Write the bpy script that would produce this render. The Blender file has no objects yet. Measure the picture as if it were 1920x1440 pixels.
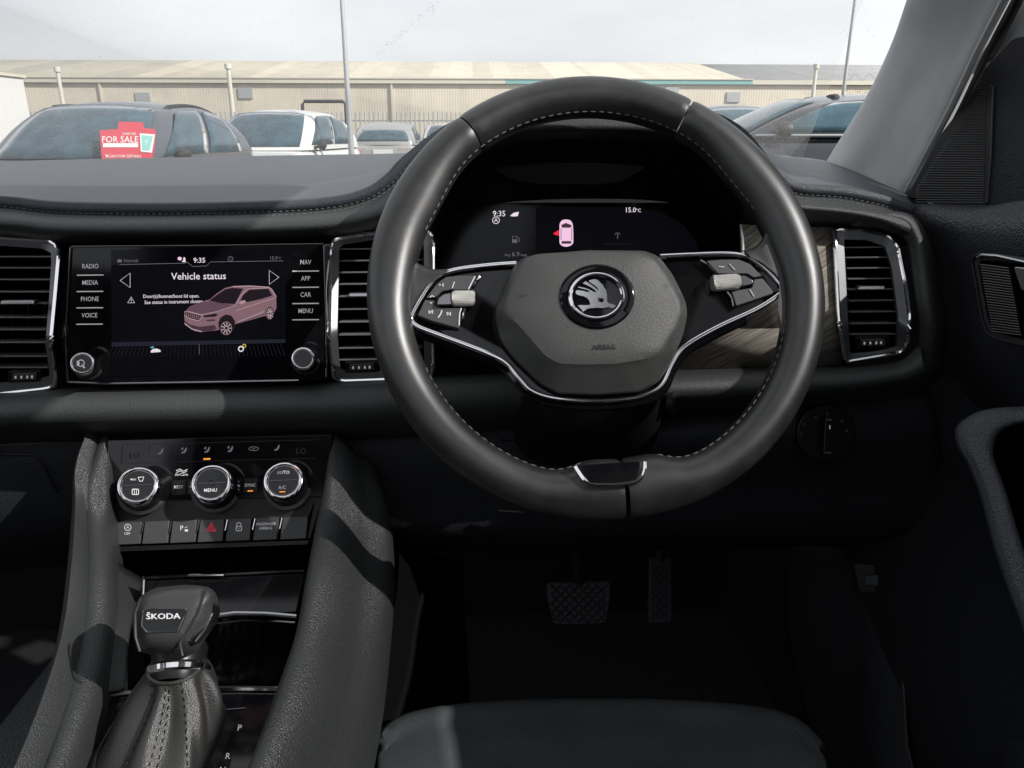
import bpy, bmesh, math, random
from mathutils import Vector, Matrix
random.seed(7)
R = math.radians
S = bpy.context.scene
COL = S.collection
# ------------------------------------------------------------------ camera, light, exposure
H = 1.35
PITCH, YAW, FPX = 18.2, -3.0, 1440.0
cd = bpy.data.cameras.new('camera'); cam = bpy.data.objects.new('camera', cd); COL.objects.link(cam)
cd.sensor_width = 36; cd.lens = 27.0; cd.clip_start = 0.02; cd.clip_end = 2000
cam.location = (0, 0, H); cam.rotation_euler = (R(90-PITCH), 0, R(YAW)); S.camera = cam
SUN_EL, SUN_AZ = 36.0, 119.0      # azimuth clockwise from +Y (car forward)
sd = bpy.data.lights.new('sun', 'SUN'); sun = bpy.data.objects.new('sun', sd); COL.objects.link(sun)
sd.energy = 5.0; sd.angle = R(0.6); sd.color = (1, .965, .92)
sv = Vector((math.sin(R(SUN_AZ))*math.cos(R(SUN_EL)), math.cos(R(SUN_AZ))*math.cos(R(SUN_EL)), math.sin(R(SUN_EL))))
sun.rotation_euler = sv.to_track_quat('Z', 'Y').to_euler(); sun.location = (0, 0, 30)
W = bpy.data.worlds.new('World'); S.world = W; W.use_nodes = True
nt = W.node_tree; nt.nodes.clear(); N = nt.nodes.new; L = nt.links.new
wo = N('ShaderNodeOutputWorld'); bg = N('ShaderNodeBackground'); sky = N('ShaderNodeTexSky')
sky.sky_type = 'NISHITA'; sky.sun_disc = False; sky.sun_elevation = R(SUN_EL); sky.sun_rotation = R(SUN_AZ)
tc = N('ShaderNodeTexCoord'); mp = N('ShaderNodeMapping'); mp.inputs['Scale'].default_value = (1.2, 1.2, 4)
no = N('ShaderNodeTexNoise'); no.inputs['Scale'].default_value = 1.7; no.inputs['Detail'].default_value = 5
cr = N('ShaderNodeValToRGB'); cr.color_ramp.elements[0].position = .3; cr.color_ramp.elements[0].color = (5.9, 6.2, 6.6, 1)
cr.color_ramp.elements[1].position = .7; cr.color_ramp.elements[1].color = (8.3, 8.4, 8.45, 1)
mx = N('ShaderNodeMixRGB'); mx.inputs[0].default_value = .93
L(tc.outputs['Generated'], mp.inputs[0]); L(mp.outputs[0], no.inputs[0]); L(no.outputs[0], cr.inputs[0])
L(sky.outputs[0], mx.inputs[1]); L(cr.outputs[0], mx.inputs[2]); L(mx.outputs[0], bg.inputs[0])
bg.inputs[1].default_value = .108; L(bg.outputs[0], wo.inputs[0])
vs = S.view_settings; vs.view_transform = 'Standard'; vs.look = 'None'; vs.gamma = 1; vs.exposure = 0.3; vs.use_curve_mapping = False

# ------------------------------------------------------------------ pixels of the photograph -> points in the car
C0 = Vector((0, 0, H)); MR = cam.rotation_euler.to_matrix()
def ray(px, py): return MR @ Vector(((px-960)/FPX, (720-py)/FPX, -1))
def P(px, py, Y): d = ray(px, py); return C0 + d*(Y/d.y)
def PZ(px, py, Z): d = ray(px, py); return C0 + d*(Z/d.z)      # Z relative to the eye
def PX(px, py, X): d = ray(px, py); return C0 + d*(X/d.x)
def PD(px, py, D): return C0 + ray(px, py)*D
class Pl:
    def __init__(s, o, n): s.o = Vector(o); s.n = Vector(n).normalized()
    def q(s, px, py, h=0):
        d = ray(px, py); return C0 + d*(((s.o + s.n*h - C0).dot(s.n))/d.dot(s.n))
class Crease:                                                    # two planes meeting in a horizontal crease
    def __init__(s, a, b, z): s.a, s.b, s.z, s.n = a, b, z, (a.n+b.n).normalized()
    def q(s, px, py, h=0):
        p = s.a.q(px, py, h); return p if p.z >= s.z else s.b.q(px, py, h)

# ------------------------------------------------------------------ materials
MAT = {}
def mat(name, col, rough=.5, metal=0, bump=None, emit=0, spec=.5, coat=0, var=None, alpha=None):
    m = bpy.data.materials.new(name); m.use_nodes = True; t = m.node_tree; b = t.nodes['Principled BSDF']
    b.inputs['Base Color'].default_value = (*col, 1); b.inputs['Roughness'].default_value = rough; b.inputs['Metallic'].default_value = metal
    b.inputs['Specular IOR Level'].default_value = spec; b.inputs['Coat Weight'].default_value = coat; b.inputs['Coat Roughness'].default_value = .03
    if emit and name != 'print_glow': b.inputs['Base Color'].default_value = (0, 0, 0, 1); b.inputs['Specular IOR Level'].default_value = .1
    if emit: b.inputs['Emission Color'].default_value = (*col, 1); b.inputs['Emission Strength'].default_value = emit
    n = t.nodes.new; l = t.links.new
    co = n('ShaderNodeTexCoord')
    if bump:
        kind, sc, st = bump
        if kind == 'grain':
            x = n('ShaderNodeTexVoronoi'); x.feature = 'SMOOTH_F1'; x.inputs['Scale'].default_value = sc; x.inputs['Smoothness'].default_value = .35
            w = n('ShaderNodeTexNoise'); w.inputs['Scale'].default_value = sc*.45; w.inputs['Detail'].default_value = 3
            a = n('ShaderNodeMath'); a.operation = 'ADD'; l(co.outputs['Object'], x.inputs['Vector']); l(co.outputs['Object'], w.inputs['Vector'])
            l(x.outputs['Distance'], a.inputs[0]); l(w.outputs[0], a.inputs[1]); h = a.outputs[0]
        else:
            x = n('ShaderNodeTexNoise'); x.inputs['Scale'].default_value = sc; x.inputs['Detail'].default_value = 6; l(co.outputs['Object'], x.inputs['Vector']); h = x.outputs[0]
        bp = n('ShaderNodeBump'); bp.inputs['Strength'].default_value = st; bp.inputs['Distance'].default_value = .002
        l(h, bp.inputs['Height']); l(bp.outputs[0], b.inputs['Normal'])
    if var:
        sc, c2, lo, hi = var
        x = n('ShaderNodeTexNoise'); x.inputs['Scale'].default_value = sc; x.inputs['Detail'].default_value = 8; x.inputs['Roughness'].default_value = .65
        l(co.outputs['Object'], x.inputs['Vector']); r = n('ShaderNodeValToRGB'); r.color_ramp.elements[0].position = lo; r.color_ramp.elements[1].position = hi
        r.color_ramp.elements[0].color = (*col, 1); r.color_ramp.elements[1].color = (*c2, 1); l(x.outputs[0], r.inputs[0]); l(r.outputs[0], b.inputs['Base Color'])
        rr = n('ShaderNodeMapRange'); rr.inputs['To Min'].default_value = rough*.85; rr.inputs['To Max'].default_value = min(1, rough*1.2)
        l(x.outputs[0], rr.inputs[0]); l(rr.outputs[0], b.inputs['Roughness'])
    MAT[name] = m; return m
mat('leather_rim', (.014, .0145, .015), .37, spec=.75, bump=('grain', 1500, .06), var=(38, (.028, .028, .028), .42, .72))
mat('leather_perf', (.026, .027, .027), .46, bump=('grain', 500, .35))
mat('airbag_skin', (.054, .055, .053), .42, spec=.6, bump=('grain', 1500, .22))
mat('dash_pad', (.052, .058, .070), .42, spec=.4, bump=('grain', 900, .3), var=(14, (.07, .077, .09), .35, .7))  # bluish base and paler streaks painted in for the sky sheen on top
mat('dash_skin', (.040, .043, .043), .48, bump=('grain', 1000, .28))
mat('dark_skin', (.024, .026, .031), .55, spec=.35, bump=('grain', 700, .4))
mat('console_skin', (.034, .036, .037), .36, spec=.65, bump=('grain', 1100, .5))
mat('seat_leather', (.046, .052, .056), .42, bump=('grain', 700, .25), var=(9, (.066, .072, .076), .35, .7))
mat('boot_leather', (.022, .022, .021), .42, spec=.5, bump=('grain', 1300, .2))
mat('knob_leather', (.034, .034, .035), .42, bump=('grain', 1200, .15))
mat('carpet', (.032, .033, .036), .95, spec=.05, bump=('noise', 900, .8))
mat('hood_black', (.006, .006, .008), .75, spec=.15)
mat('void', (.002, .002, .002), .9, spec=0)  # near-black standing in for the shade inside ducts, slots and pockets
mat('piano', (.004, .004, .005), .07, spec=.4, var=(45, (.010, .010, .011), .45, .75))
mat('screen_glass', (.004, .004, .006), .12, spec=.25)
mat('satin_black', (.008, .008, .009), .35, spec=.35)
mat('matt_black', (.016, .016, .017), .55, bump=('noise', 1500, .15))
mat('button_grey', (.055, .056, .058), .42, bump=('noise', 1800, .1))
mat('chrome', (.84, .82, .84), .09, 1, bump=('noise', 60, .02))
mat('satin_chrome', (.42, .42, .43), .28, 1)
mat('dark_chrome', (.22, .22, .23), .18, 1)
mat('vent_frame', (.13, .135, .14), .35, .6)
mat('slat', (.20, .21, .20), .33, .3)
mat('knurl', (.62, .61, .58), .32, 1, bump=('noise', 2500, .6))
mat('pillar_cloth', (.50, .51, .515), .85, spec=.2, bump=('noise', 900, .25), var=(30, (.46, .47, .475), .3, .7))
mat('stitch', (.14, .14, .138), .85); mat('stitch_grey', (.15, .15, .16), .7)
mat('rubber', (.015, .015, .015), .7)
mat('pedal_metal', (.05, .054, .064), .45, .5)
mat('print_glow', (.55, .55, .56), .5, emit=.25)  # self-glow mixed into printed marks, thread and slot trim
mat('lit_white', (.9, .82, .88), .5, emit=.75)
mat('lit_dim', (.22, .20, .25), .5, emit=.5)
mat('lit_faint', (.028, .026, .034), .5, emit=.5)
mat('lit_red', (.8, .03, .06), .5, emit=.8)
mat('lit_orange', (1, .35, .06), .5, emit=.8)
mat('lit_pink', (.85, .55, .75), .5, emit=.85)
mat('lit_teal', (.1, .5, .6), .5, emit=.7)
mat('lit_yellow', (.75, .55, .12), .5, emit=.7)
mat('lit_navy', (.0028, .0028, .0052), .5, emit=.6)
mat('lit_slate', (.020, .022, .034), .5, emit=.6)
for nme, c in dict(carA=(.24, .135, .16), carB=(.13, .07, .095), carC=(.42, .28, .30), carD=(.07, .035, .05), carE=(.015, .01, .015), carF=(.55, .42, .44), carG=(.12, .085, .13)).items(): mat(nme, c, .5, emit=.75)
def wood():
    m = mat('wood_trim', (.3, .28, .24), .28, coat=.3); t = m.node_tree; b = t.nodes['Principled BSDF']; n = t.nodes.new; l = t.links.new
    co = n('ShaderNodeTexCoord'); m0 = n('ShaderNodeMapping'); m0.inputs['Rotation'].default_value = (0, R(30), 0); mp = n('ShaderNodeMapping'); mp.inputs['Scale'].default_value = (14, 14, 420); l(co.outputs['Object'], m0.inputs[0])
    x = n('ShaderNodeTexNoise'); x.inputs['Scale'].default_value = 1.6; x.inputs['Detail'].default_value = 5; x.inputs['Roughness'].default_value = .6
    r = n('ShaderNodeValToRGB'); e = r.color_ramp.elements; e[0].position = .36; e[0].color = (.11, .088, .07, 1); e[1].position = .62; e[1].color = (.38, .35, .30, 1)
    bp = n('ShaderNodeBump'); bp.inputs['Strength'].default_value = .35; bp.inputs['Distance'].default_value = .001
    l(m0.outputs[0], mp.inputs[0]); l(mp.outputs[0], x.inputs[0]); l(x.outputs[0], r.inputs[0]); l(r.outputs[0], b.inputs['Base Color']); l(x.outputs[0], bp.inputs['Height']); l(bp.outputs[0], b.inputs['Normal'])
wood()
def glass(name, dust_haze, gloss, tint=(1, 1, 1), dc=(.85, .84, .8), ior=1.3):
    m = bpy.data.materials.new(name); m.use_nodes = True; t = m.node_tree; t.nodes.clear(); n = t.nodes.new; l = t.links.new
    o = n('ShaderNodeOutputMaterial'); tr = n('ShaderNodeBsdfTransparent'); tr.inputs[0].default_value = (*tint, 1); gl = n('ShaderNodeBsdfGlossy'); gl.inputs[1].default_value = .02
    df = n('ShaderNodeBsdfTranslucent'); df.inputs[0].default_value = (*dc, 1); d2 = n('ShaderNodeBsdfDiffuse'); d2.inputs[0].default_value = (*dc, 1)
    ms = n('ShaderNodeMixShader'); m1 = n('ShaderNodeMixShader'); m2 = n('ShaderNodeMixShader'); l(df.outputs[0], ms.inputs[1]); l(d2.outputs[0], ms.inputs[2])
    co = n('ShaderNodeTexCoord'); a = n('ShaderNodeTexNoise'); a.inputs['Scale'].default_value = 420; a.inputs['Detail'].default_value = 3; c = n('ShaderNodeTexNoise'); c.inputs['Scale'].default_value = 5
    l(co.outputs['Object'], a.inputs[0]); l(co.outputs['Object'], c.inputs[0])
    r1 = n('ShaderNodeMapRange'); r1.inputs['From Min'].default_value = .66; r1.inputs['From Max'].default_value = .76; r1.inputs['To Max'].default_value = dust_haze*5
    r2 = n('ShaderNodeMapRange'); r2.inputs['From Min'].default_value = .3; r2.inputs['From Max'].default_value = .7; r2.inputs['To Min'].default_value = dust_haze*.7; r2.inputs['To Max'].default_value = dust_haze*1.3
    ad = n('ShaderNodeMath'); ad.operation = 'ADD'; l(a.outputs[0], r1.inputs[0]); l(c.outputs[0], r2.inputs[0]); l(r1.outputs[0], ad.inputs[0]); l(r2.outputs[0], ad.inputs[1])
    l(ad.outputs[0], m1.inputs[0]); l(tr.outputs[0], m1.inputs[1]); l(ms.outputs[0], m1.inputs[2])
    fr = n('ShaderNodeFresnel'); fr.inputs[0].default_value = ior; mu = n('ShaderNodeMath'); mu.operation = 'MULTIPLY'; mu.inputs[1].default_value = gloss; l(fr.outputs[0], mu.inputs[0])
    l(mu.outputs[0], m2.inputs[0]); l(m1.outputs[0], m2.inputs[1]); l(gl.outputs[0], m2.inputs[2]); l(m2.outputs[0], o.inputs[0]); MAT[name] = m
glass('windscreen_glass', .15, .25)  # real dust film, set strong so its scatter lays haze over the outside
glass('side_glass', .02, .4, (.95, .95, .955))

# ------------------------------------------------------------------ mesh building
WL = {}
def cr1(p0, p1, p2, p3, t): return .5*((2*p1)+(p2-p0)*t+(2*p0-5*p1+4*p2-p3)*t*t+(3*p1-p0-3*p2+p3)*t*t*t)
def spline(pts, n=6, closed=False):
    pts = [Vector(p) for p in pts]; m = len(pts); out = []
    for i in range(m if closed else m-1):
        g = (lambda k: pts[k % m]) if closed else (lambda k: pts[min(max(k, 0), m-1)])
        for j in range(n): out.append(cr1(g(i-1), g(i), g(i+1), g(i+2), j/n))
    if not closed: out.append(pts[-1])
    return out
def roundp(pts, r, n=4):                                        # 2D polygon with rounded corners
    out = []; m = len(pts)
    for i in range(m):
        a, b, c = Vector(pts[i-1]), Vector(pts[i]), Vector(pts[(i+1) % m])
        rr = r[i] if isinstance(r, (list, tuple)) else r
        u = a-b; v = c-b; d = min(rr, u.length*.45, v.length*.45)
        if d < .01: out.append(tuple(b)); continue
        s = b+u.normalized()*d; e = b+v.normalized()*d
        for k in range(n+1):
            t = k/n; out.append(tuple(s*(1-t)**2+b*2*t*(1-t)+e*t*t))
    return out
def resamp(poly, cen, n=72):                                    # polygon outline sampled by angle round a centre
    out = []
    for k in range(n):
        a = 2*math.pi*k/n; dx, dy = math.cos(a), math.sin(a); best = None
        for i in range(len(poly)):
            x1, y1 = poly[i-1][0]-cen[0], poly[i-1][1]-cen[1]; x2, y2 = poly[i][0]-cen[0], poly[i][1]-cen[1]
            ex, ey = x2-x1, y2-y1; den = dx*ey-dy*ex
            if abs(den) < 1e-9: continue
            t = (x1*ey-y1*ex)/den; s = (x1*dy-y1*dx)/den
            if t > 0 and -1e-6 <= s <= 1+1e-6 and (best is None or t > best): best = t
        out.append((cen[0]+dx*best, cen[1]+dy*best))
    return out
def circ(cx, cy, rx, ry=None, n=40, a0=0, a1=360):
    ry = rx if ry is None else ry; k = n if a1-a0 >= 360 else n+1
    return [(cx+rx*math.cos(R(a0+(a1-a0)*i/n)), cy+ry*math.sin(R(a0+(a1-a0)*i/n))) for i in range(k)]
def rect(x0, y0, x1, y1): return [(x0, y0), (x1, y0), (x1, y1), (x0, y1)]
def par(cx, cy, w, h, sl=0, sk=0):                              # sheared box: sl slope of its rows, sk lean of its sides
    return [(cx+a*w/2+b*h/2*sk, cy+b*h/2+a*w/2*sl) for a, b in ((-1, -1), (1, -1), (1, 1), (-1, 1))]
TXT = {}
def glyphs(s):
    if s not in TXT:
        c = bpy.data.curves.new('t', 'FONT'); c.body = s; c.size = 1; c.resolution_u = 2; c.align_x = 'CENTER'; c.align_y = 'CENTER'; c.fill_mode = 'FRONT' if False else 'BOTH'
        c.offset = .004; c.dimensions = '2D'
        o = bpy.data.objects.new('t', c); COL.objects.link(o); dg = bpy.context.evaluated_depsgraph_get(); dg.update()
        me = o.evaluated_get(dg).to_mesh(); TXT[s] = ([tuple(v.co)[:2] for v in me.vertices], [tuple(p.vertices) for p in me.polygons])
        o.evaluated_get(dg).to_mesh_clear(); bpy.data.objects.remove(o); bpy.data.curves.remove(c)
    return TXT[s]
class MB:
    def __init__(s): s.v = []; s.f = []; s.m = []; s.mats = []
    def mi(s, m):
        if m not in s.mats: s.mats.append(m)
        return s.mats.index(m)
    def add(s, vs, fs, m):
        b = len(s.v); s.v += [Vector(v) for v in vs]; k = s.mi(m)
        for f in fs: s.f.append(tuple(b+i for i in f)); s.m.append(k)
        return s
    def prism(s, poly, F, h0, h1, m, top=None, inset=0):
        n = len(poly)
        a = [F.q(x, y, h1) for x, y in poly]; nn = F.n*(h0-h1); bk = [p+nn for p in a]
        s.add(a+bk, [tuple(range(n))], m) if top is None else s.add(a, [tuple(range(n))], top)
        s.add(a+bk, [(i, n+i, n+(i+1) % n, (i+1) % n) for i in range(n)]+[tuple(range(2*n-1, n-1, -1))], m); return s
    def flat(s, poly, F, h, m): return s.add([F.q(x, y, h) for x, y in poly], [tuple(range(len(poly)))], m)
    def line(s, pts, w, F, h, m, closed=False):                  # a flat stroke on a plane
        n = len(pts); vs = []; fs = []
        for i in range(n):
            a = Vector(pts[(i-1) % n] if closed or i > 0 else pts[i]); c = Vector(pts[(i+1) % n] if closed or i < n-1 else pts[i]); b = Vector(pts[i])
            d = (c-a); d = d.normalized() if d.length else Vector((1, 0)); nn = Vector((-d.y, d.x))*w/2
            vs += [F.q(*(b+nn), h), F.q(*(b-nn), h)]
        for i in range(n if closed else n-1): j = (i+1) % n; fs.append((2*i, 2*i+1, 2*j+1, 2*j))
        return s.add(vs, fs, m)
    def text(s, st, cx, cy, size, F, h, m, sl=0, w=1, sk=0):
        vs, fs = glyphs(st); return s.add([F.q(cx+x*size*w+y*size*sk, cy-y*size+x*size*sl, h) for x, y in vs], fs, m)
    def band(s, o, i, F, h, m, depth=0, m2=None, ho=None, closed=True):  # strip between two outlines, with walls behind
        n = len(o); ho = h if ho is None else ho
        A = [F.q(x, y, ho) for x, y in o]; B = [F.q(x, y, h) for x, y in i]; r = range(n if closed else n-1)
        s.add(A+B, [(k, (k+1) % n, n+(k+1) % n, n+k) for k in r], m)
        if depth:
            Bb = [p-F.n*depth for p in B]; Ab = [p-F.n*min(depth, .006) for p in A]
            s.add(B+Bb, [(k, (k+1) % n, n+(k+1) % n, n+k) for k in r], m2 or m); s.add(A+Ab, [(k, n+k, n+(k+1) % n, (k+1) % n) for k in r], m)
        return s
    def loft(s, rings, m, cap=True, closed=True, cap0=False):
        n = len(rings[0]); vs = [p for r in rings for p in r]; fs = []
        for k in range(len(rings)-1):
            for i in range(n if closed else n-1):
                j = (i+1) % n; fs.append((k*n+i, k*n+j, (k+1)*n+j, (k+1)*n+i))
        if cap: fs.append(tuple(range((len(rings)-1)*n, len(rings)*n)))
        if cap0: fs.append(tuple(range(n-1, -1, -1)))
        return s.add(vs, fs, m)
    def tube(s, pts, r, m, n=8, closed=False, flat=1, up=None, caps=True):
        pts = [Vector(p) for p in pts]; k = len(pts); rings = []
        for i, p in enumerate(pts):
            a = pts[(i-1) % k] if closed or i > 0 else p; b = pts[(i+1) % k] if closed or i < k-1 else p
            t = (b-a).normalized(); u = up or Vector((0, 0, 1))
            if abs(t.dot(u)) > .97: u = Vector((1, 0, 0)) if up is None else Vector((0, 1, .1))
            e = t.cross(u).normalized(); g = e.cross(t).normalized(); rr = r[i] if isinstance(r, list) else r
            rings.append([p+e*rr*math.cos(2*math.pi*j/n)+g*rr*flat*math.sin(2*math.pi*j/n) for j in range(n)])
        if closed: rings.append(rings[0])
        return s.loft(rings, m, cap=caps and not closed, cap0=caps and not closed)
    def lathe(s, c, ax, prof, m, n=40, mats=None):               # prof: (radius, height along the axis)
        ax = Vector(ax).normalized(); e = ax.orthogonal().normalized(); g = ax.cross(e)
        rings = [[Vector(c)+ax*h+(e*math.cos(2*math.pi*j/n)+g*math.sin(2*math.pi*j/n))*max(r, 1e-5) for j in range(n)] for r, h in prof]
        for i in range(len(rings)-1): s.loft([rings[i], rings[i+1]], mats[i] if mats else m, cap=False)
        return s
    def box(s, c, sx, sy, sz, m, rot=None):
        rot = rot or Matrix.Identity(3); vs = [Vector(c)+rot @ Vector((a*sx/2, b*sy/2, d*sz/2)) for a in (-1, 1) for b in (-1, 1) for d in (-1, 1)]
        return s.add(vs, [(0, 1, 3, 2), (4, 6, 7, 5), (0, 4, 5, 1), (2, 3, 7, 6), (0, 2, 6, 4), (1, 5, 7, 3)], m)
    def surf(s, rows, m, nu=6, nv=4):
        rs = [spline(r, nu) for r in rows]; k = len(rs[0]); cols = [spline([r[i] for r in rs], nv) for i in range(k)]; nr = len(cols[0])
        vs = [cols[i][j] for j in range(nr) for i in range(k)]
        return s.add(vs, [(j*k+i, j*k+i+1, (j+1)*k+i+1, (j+1)*k+i) for j in range(nr-1) for i in range(k-1)], m)
    def build(s, name, parent=None, bevel=0, sub=0, solid=0, ang=35, seg=3, label=None, merge=True):
        cen = sum(s.v, Vector())/len(s.v); me = bpy.data.meshes.new(name)
        me.from_pydata([v-cen for v in s.v], [], s.f); 
        for m in s.mats: me.materials.append(MAT[m])
        me.polygons.foreach_set('material_index', s.m); me.polygons.foreach_set('use_smooth', [True]*len(s.f))
        if merge:
            bm = bmesh.new(); bm.from_mesh(me); bmesh.ops.remove_doubles(bm, verts=bm.verts, dist=1e-5); bmesh.ops.recalc_face_normals(bm, faces=bm.faces); bm.to_mesh(me); bm.free()
        me.set_sharp_from_angle(angle=R(ang)); me.update()
        o = bpy.data.objects.new(name, me); COL.objects.link(o)
        pw = WL.get(parent.name, Vector()) if parent else Vector(); o.location = cen-pw; o.parent = parent; WL[o.name] = cen.copy()
        if solid: d = o.modifiers.new('thickness', 'SOLIDIFY'); d.thickness = abs(solid); d.offset = -1 if solid > 0 else 1
        if bevel: d = o.modifiers.new('bevel', 'BEVEL'); d.width = bevel; d.segments = seg; d.limit_method = 'ANGLE'; d.angle_limit = R(40); d.harden_normals = False
        if sub: d = o.modifiers.new('sub', 'SUBSURF'); d.levels = sub; d.render_levels = sub
        if label: o['label'] = label
        return o
def tag(o, label, cat=None, group=None, kind=None):
    o['label'] = label
    if cat: o['category'] = cat
    if group: o['group'] = group
    if kind: o['kind'] = kind
    return o
def thing(name, loc, label, cat, group=None):
    o = bpy.data.objects.new(name, None); COL.objects.link(o); o.location = loc; o.empty_display_size = .1; WL[o.name] = Vector(loc)
    return tag(o, label, cat, group)
def stitches(mb, pts, ln, gap, r, m='stitch', up=None):          # thread along a 3D path
    pts = [Vector(p) for p in pts]; cum = [0]
    for a, b in zip(pts, pts[1:]): cum.append(cum[-1]+(b-a).length)
    def at(s):
        for i in range(len(pts)-1):
            if cum[i+1] >= s: d = cum[i+1]-cum[i]; return pts[i]+(pts[i+1]-pts[i])*((s-cum[i])/d if d > 1e-9 else 0)
        return pts[-1]
    pos = 0
    while pos+ln < cum[-1]:
        mb.tube([at(pos), at(pos+ln/2), at(pos+ln)], [r*.6, r, r*.6], m, n=5); pos += ln+gap
    return mb
# ================================================================== OUTSIDE
mat('asphalt', (.055, .055, .056), .9, var=(3, (.075, .074, .072), .3, .7), bump=('noise', 200, .4))
mat('cream_metal', (.62, .58, .48), .6); mat('teal_metal', (.20, .42, .40), .6)
mat('pole_grey', (.42, .43, .44), .5, .3); mat('pole_cream', (.62, .60, .52), .6); mat('pipe_black', (.04, .04, .04), .5)
mat('lamp_pale', (.45, .40, .38), .2); mat('paint_darkgrey', (.10, .11, .135), .25, .3, coat=.6); mat('paint_white', (.72, .72, .70), .3, coat=.6); mat('paint_silver', (.42, .42, .41), .3, .4, coat=.6)
mat('paint_black', (.035, .037, .045), .2, .2, coat=.6); mat('dark_pane', (.06, .10, .115), .08, spec=.9); mat('car_trim', (.03, .03, .03), .5)
mat('lamp_red', (.45, .05, .04), .2); mat('lamp_clear', (.55, .55, .52), .15); mat('sign_red', (.58, .05, .08), .5); mat('sign_white', (.8, .78, .75), .6); mat('sign_teal', (.25, .55, .50), .6)
def cladding(name, c1, c2, sx, bands):
    m = mat(name, c1, .7); t = m.node_tree; b = t.nodes['Principled BSDF']; n = t.nodes.new; l = t.links.new
    co = n('ShaderNodeTexCoord'); mp = n('ShaderNodeMapping'); mp.inputs['Scale'].default_value = (bands, .001, .001); x = n('ShaderNodeTexVoronoi'); x.inputs['Scale'].default_value = 1; x.feature = 'F1'
    l(co.outputs['Object'], mp.inputs[0]); l(mp.outputs[0], x.inputs[0]); bw = n('ShaderNodeRGBToBW'); l(x.outputs['Color'], bw.inputs[0])
    r = n('ShaderNodeMixRGB'); r.inputs[1].default_value = (*c1, 1); r.inputs[2].default_value = (*c2, 1); l(bw.outputs[0], r.inputs[0])
    w = n('ShaderNodeTexWave'); w.inputs['Scale'].default_value = sx; w.bands_direction = 'X'; l(co.outputs['Object'], w.inputs[0])
    n2 = n('ShaderNodeTexNoise'); n2.inputs['Scale'].default_value = .6; n2.inputs['Detail'].default_value = 6; l(co.outputs['Object'], n2.inputs[0])
    r2 = n('ShaderNodeMixRGB'); r2.blend_type = 'MULTIPLY'; r2.inputs[0].default_value = .35; l(r.outputs[0], r2.inputs[1]); l(n2.outputs[0], r2.inputs[2]); r3 = n('ShaderNodeMixRGB'); r3.blend_type = 'MULTIPLY'; r3.inputs[0].default_value = .06; l(r2.outputs[0], r3.inputs[1]); l(w.outputs[0], r3.inputs[2]); l(r3.outputs[0], b.inputs['Base Color'])  # the bump's wave also darkens the colour, painting in the corrugation's shading
    bp = n('ShaderNodeBump'); bp.inputs['Strength'].default_value = .25; bp.inputs['Distance'].default_value = .03; l(w.outputs[0], bp.inputs['Height']); l(bp.outputs[0], b.inputs['Normal'])
cladding('wall_sheet', (.88, .80, .64), (.74, .67, .55), 1.6, .35); cladding('roof_sheet', (.60, .55, .44), (.42, .39, .33), 1.4, .45); cladding('roof_grey', (.60, .60, .58), (.5, .5, .5), 4, .2)
g = MB(); g.add([(-400, -300, 0), (400, -300, 0), (400, 500, 0), (-400, 500, 0)], [(0, 1, 2, 3)], 'asphalt'); tag(g.build('ground'), 'grey asphalt of the car yard', kind='structure')

def V3(x, y, z): return Vector((x, y, z))
w = thing('warehouse', (-5, 62, 0), 'long low warehouse with cream corrugated walls and pale sheet roof behind the car yard', 'warehouse')
ez = P(500, 150, 60).z; rz = P(500, 114, 76).z; xl = -70; xm = P(1410, 150, 60).x; xr = 75
m = MB(); m.add([V3(xl, 60, 0), V3(xr, 60, 0), V3(xr, 60, ez), V3(xl, 60, ez), V3(xl, 92, 0), V3(xr, 92, 0), V3(xr, 92, ez), V3(xl, 92, ez), V3(xl, 76, rz), V3(xr, 76, rz)],
    [(0, 1, 2, 3), (5, 4, 7, 6), (0, 3, 8, 7, 4), (1, 5, 6, 9, 2)], 'wall_sheet'); m.build('wall', w)
m = MB()
for a, b, mm, dz in ((xl-.5, xm, 'roof_sheet', 0), (xm, xr+.5, 'roof_grey', -.12)):
    m.add([V3(a, 59.88, ez+dz), V3(b, 59.88, ez+dz), V3(b, 76, rz+dz), V3(a, 76, rz+dz), V3(a, 92.6, ez+dz), V3(b, 92.6, ez+dz)], [(0, 1, 2, 3), (3, 2, 5, 4)], mm)
m.build('roof', w, solid=.12)
xt0 = P(948, 150, 59.2).x
for a, b, mm in ((xl-.5, xt0, 'cream_metal'), (xt0, xm, 'teal_metal'), (xm, xr+.5, 'cream_metal')):
    m = MB(); m.box(((a+b)/2, 59.84, ez-.06), b-a, .14, .30, mm); m.build('gutter', w, label='teal gutter' if mm == 'teal_metal' else None)
m = MB(); m.box(((xl+xm)/2, 59.80, ez+.14), xm-xl, .2, .07, 'cream_metal'); m.build('roof_edge', w)
for px, py in ((460, 175), (1260, 172), (1375, 182), (268, 183)):
    p = P(px, py, 59.95); m = MB(); m.box((p.x, 59.95, p.z), 1.0, .1, .7, 'pole_grey'); m.build('window', w)
for px in (1078, 190, 735): 
    p = P(px, 180, 59.9); m = MB(); m.box((p.x, 59.9, ez/2), .14, .14, ez-.3, 'cream_metal'); m.build('downpipe', w)
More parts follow.
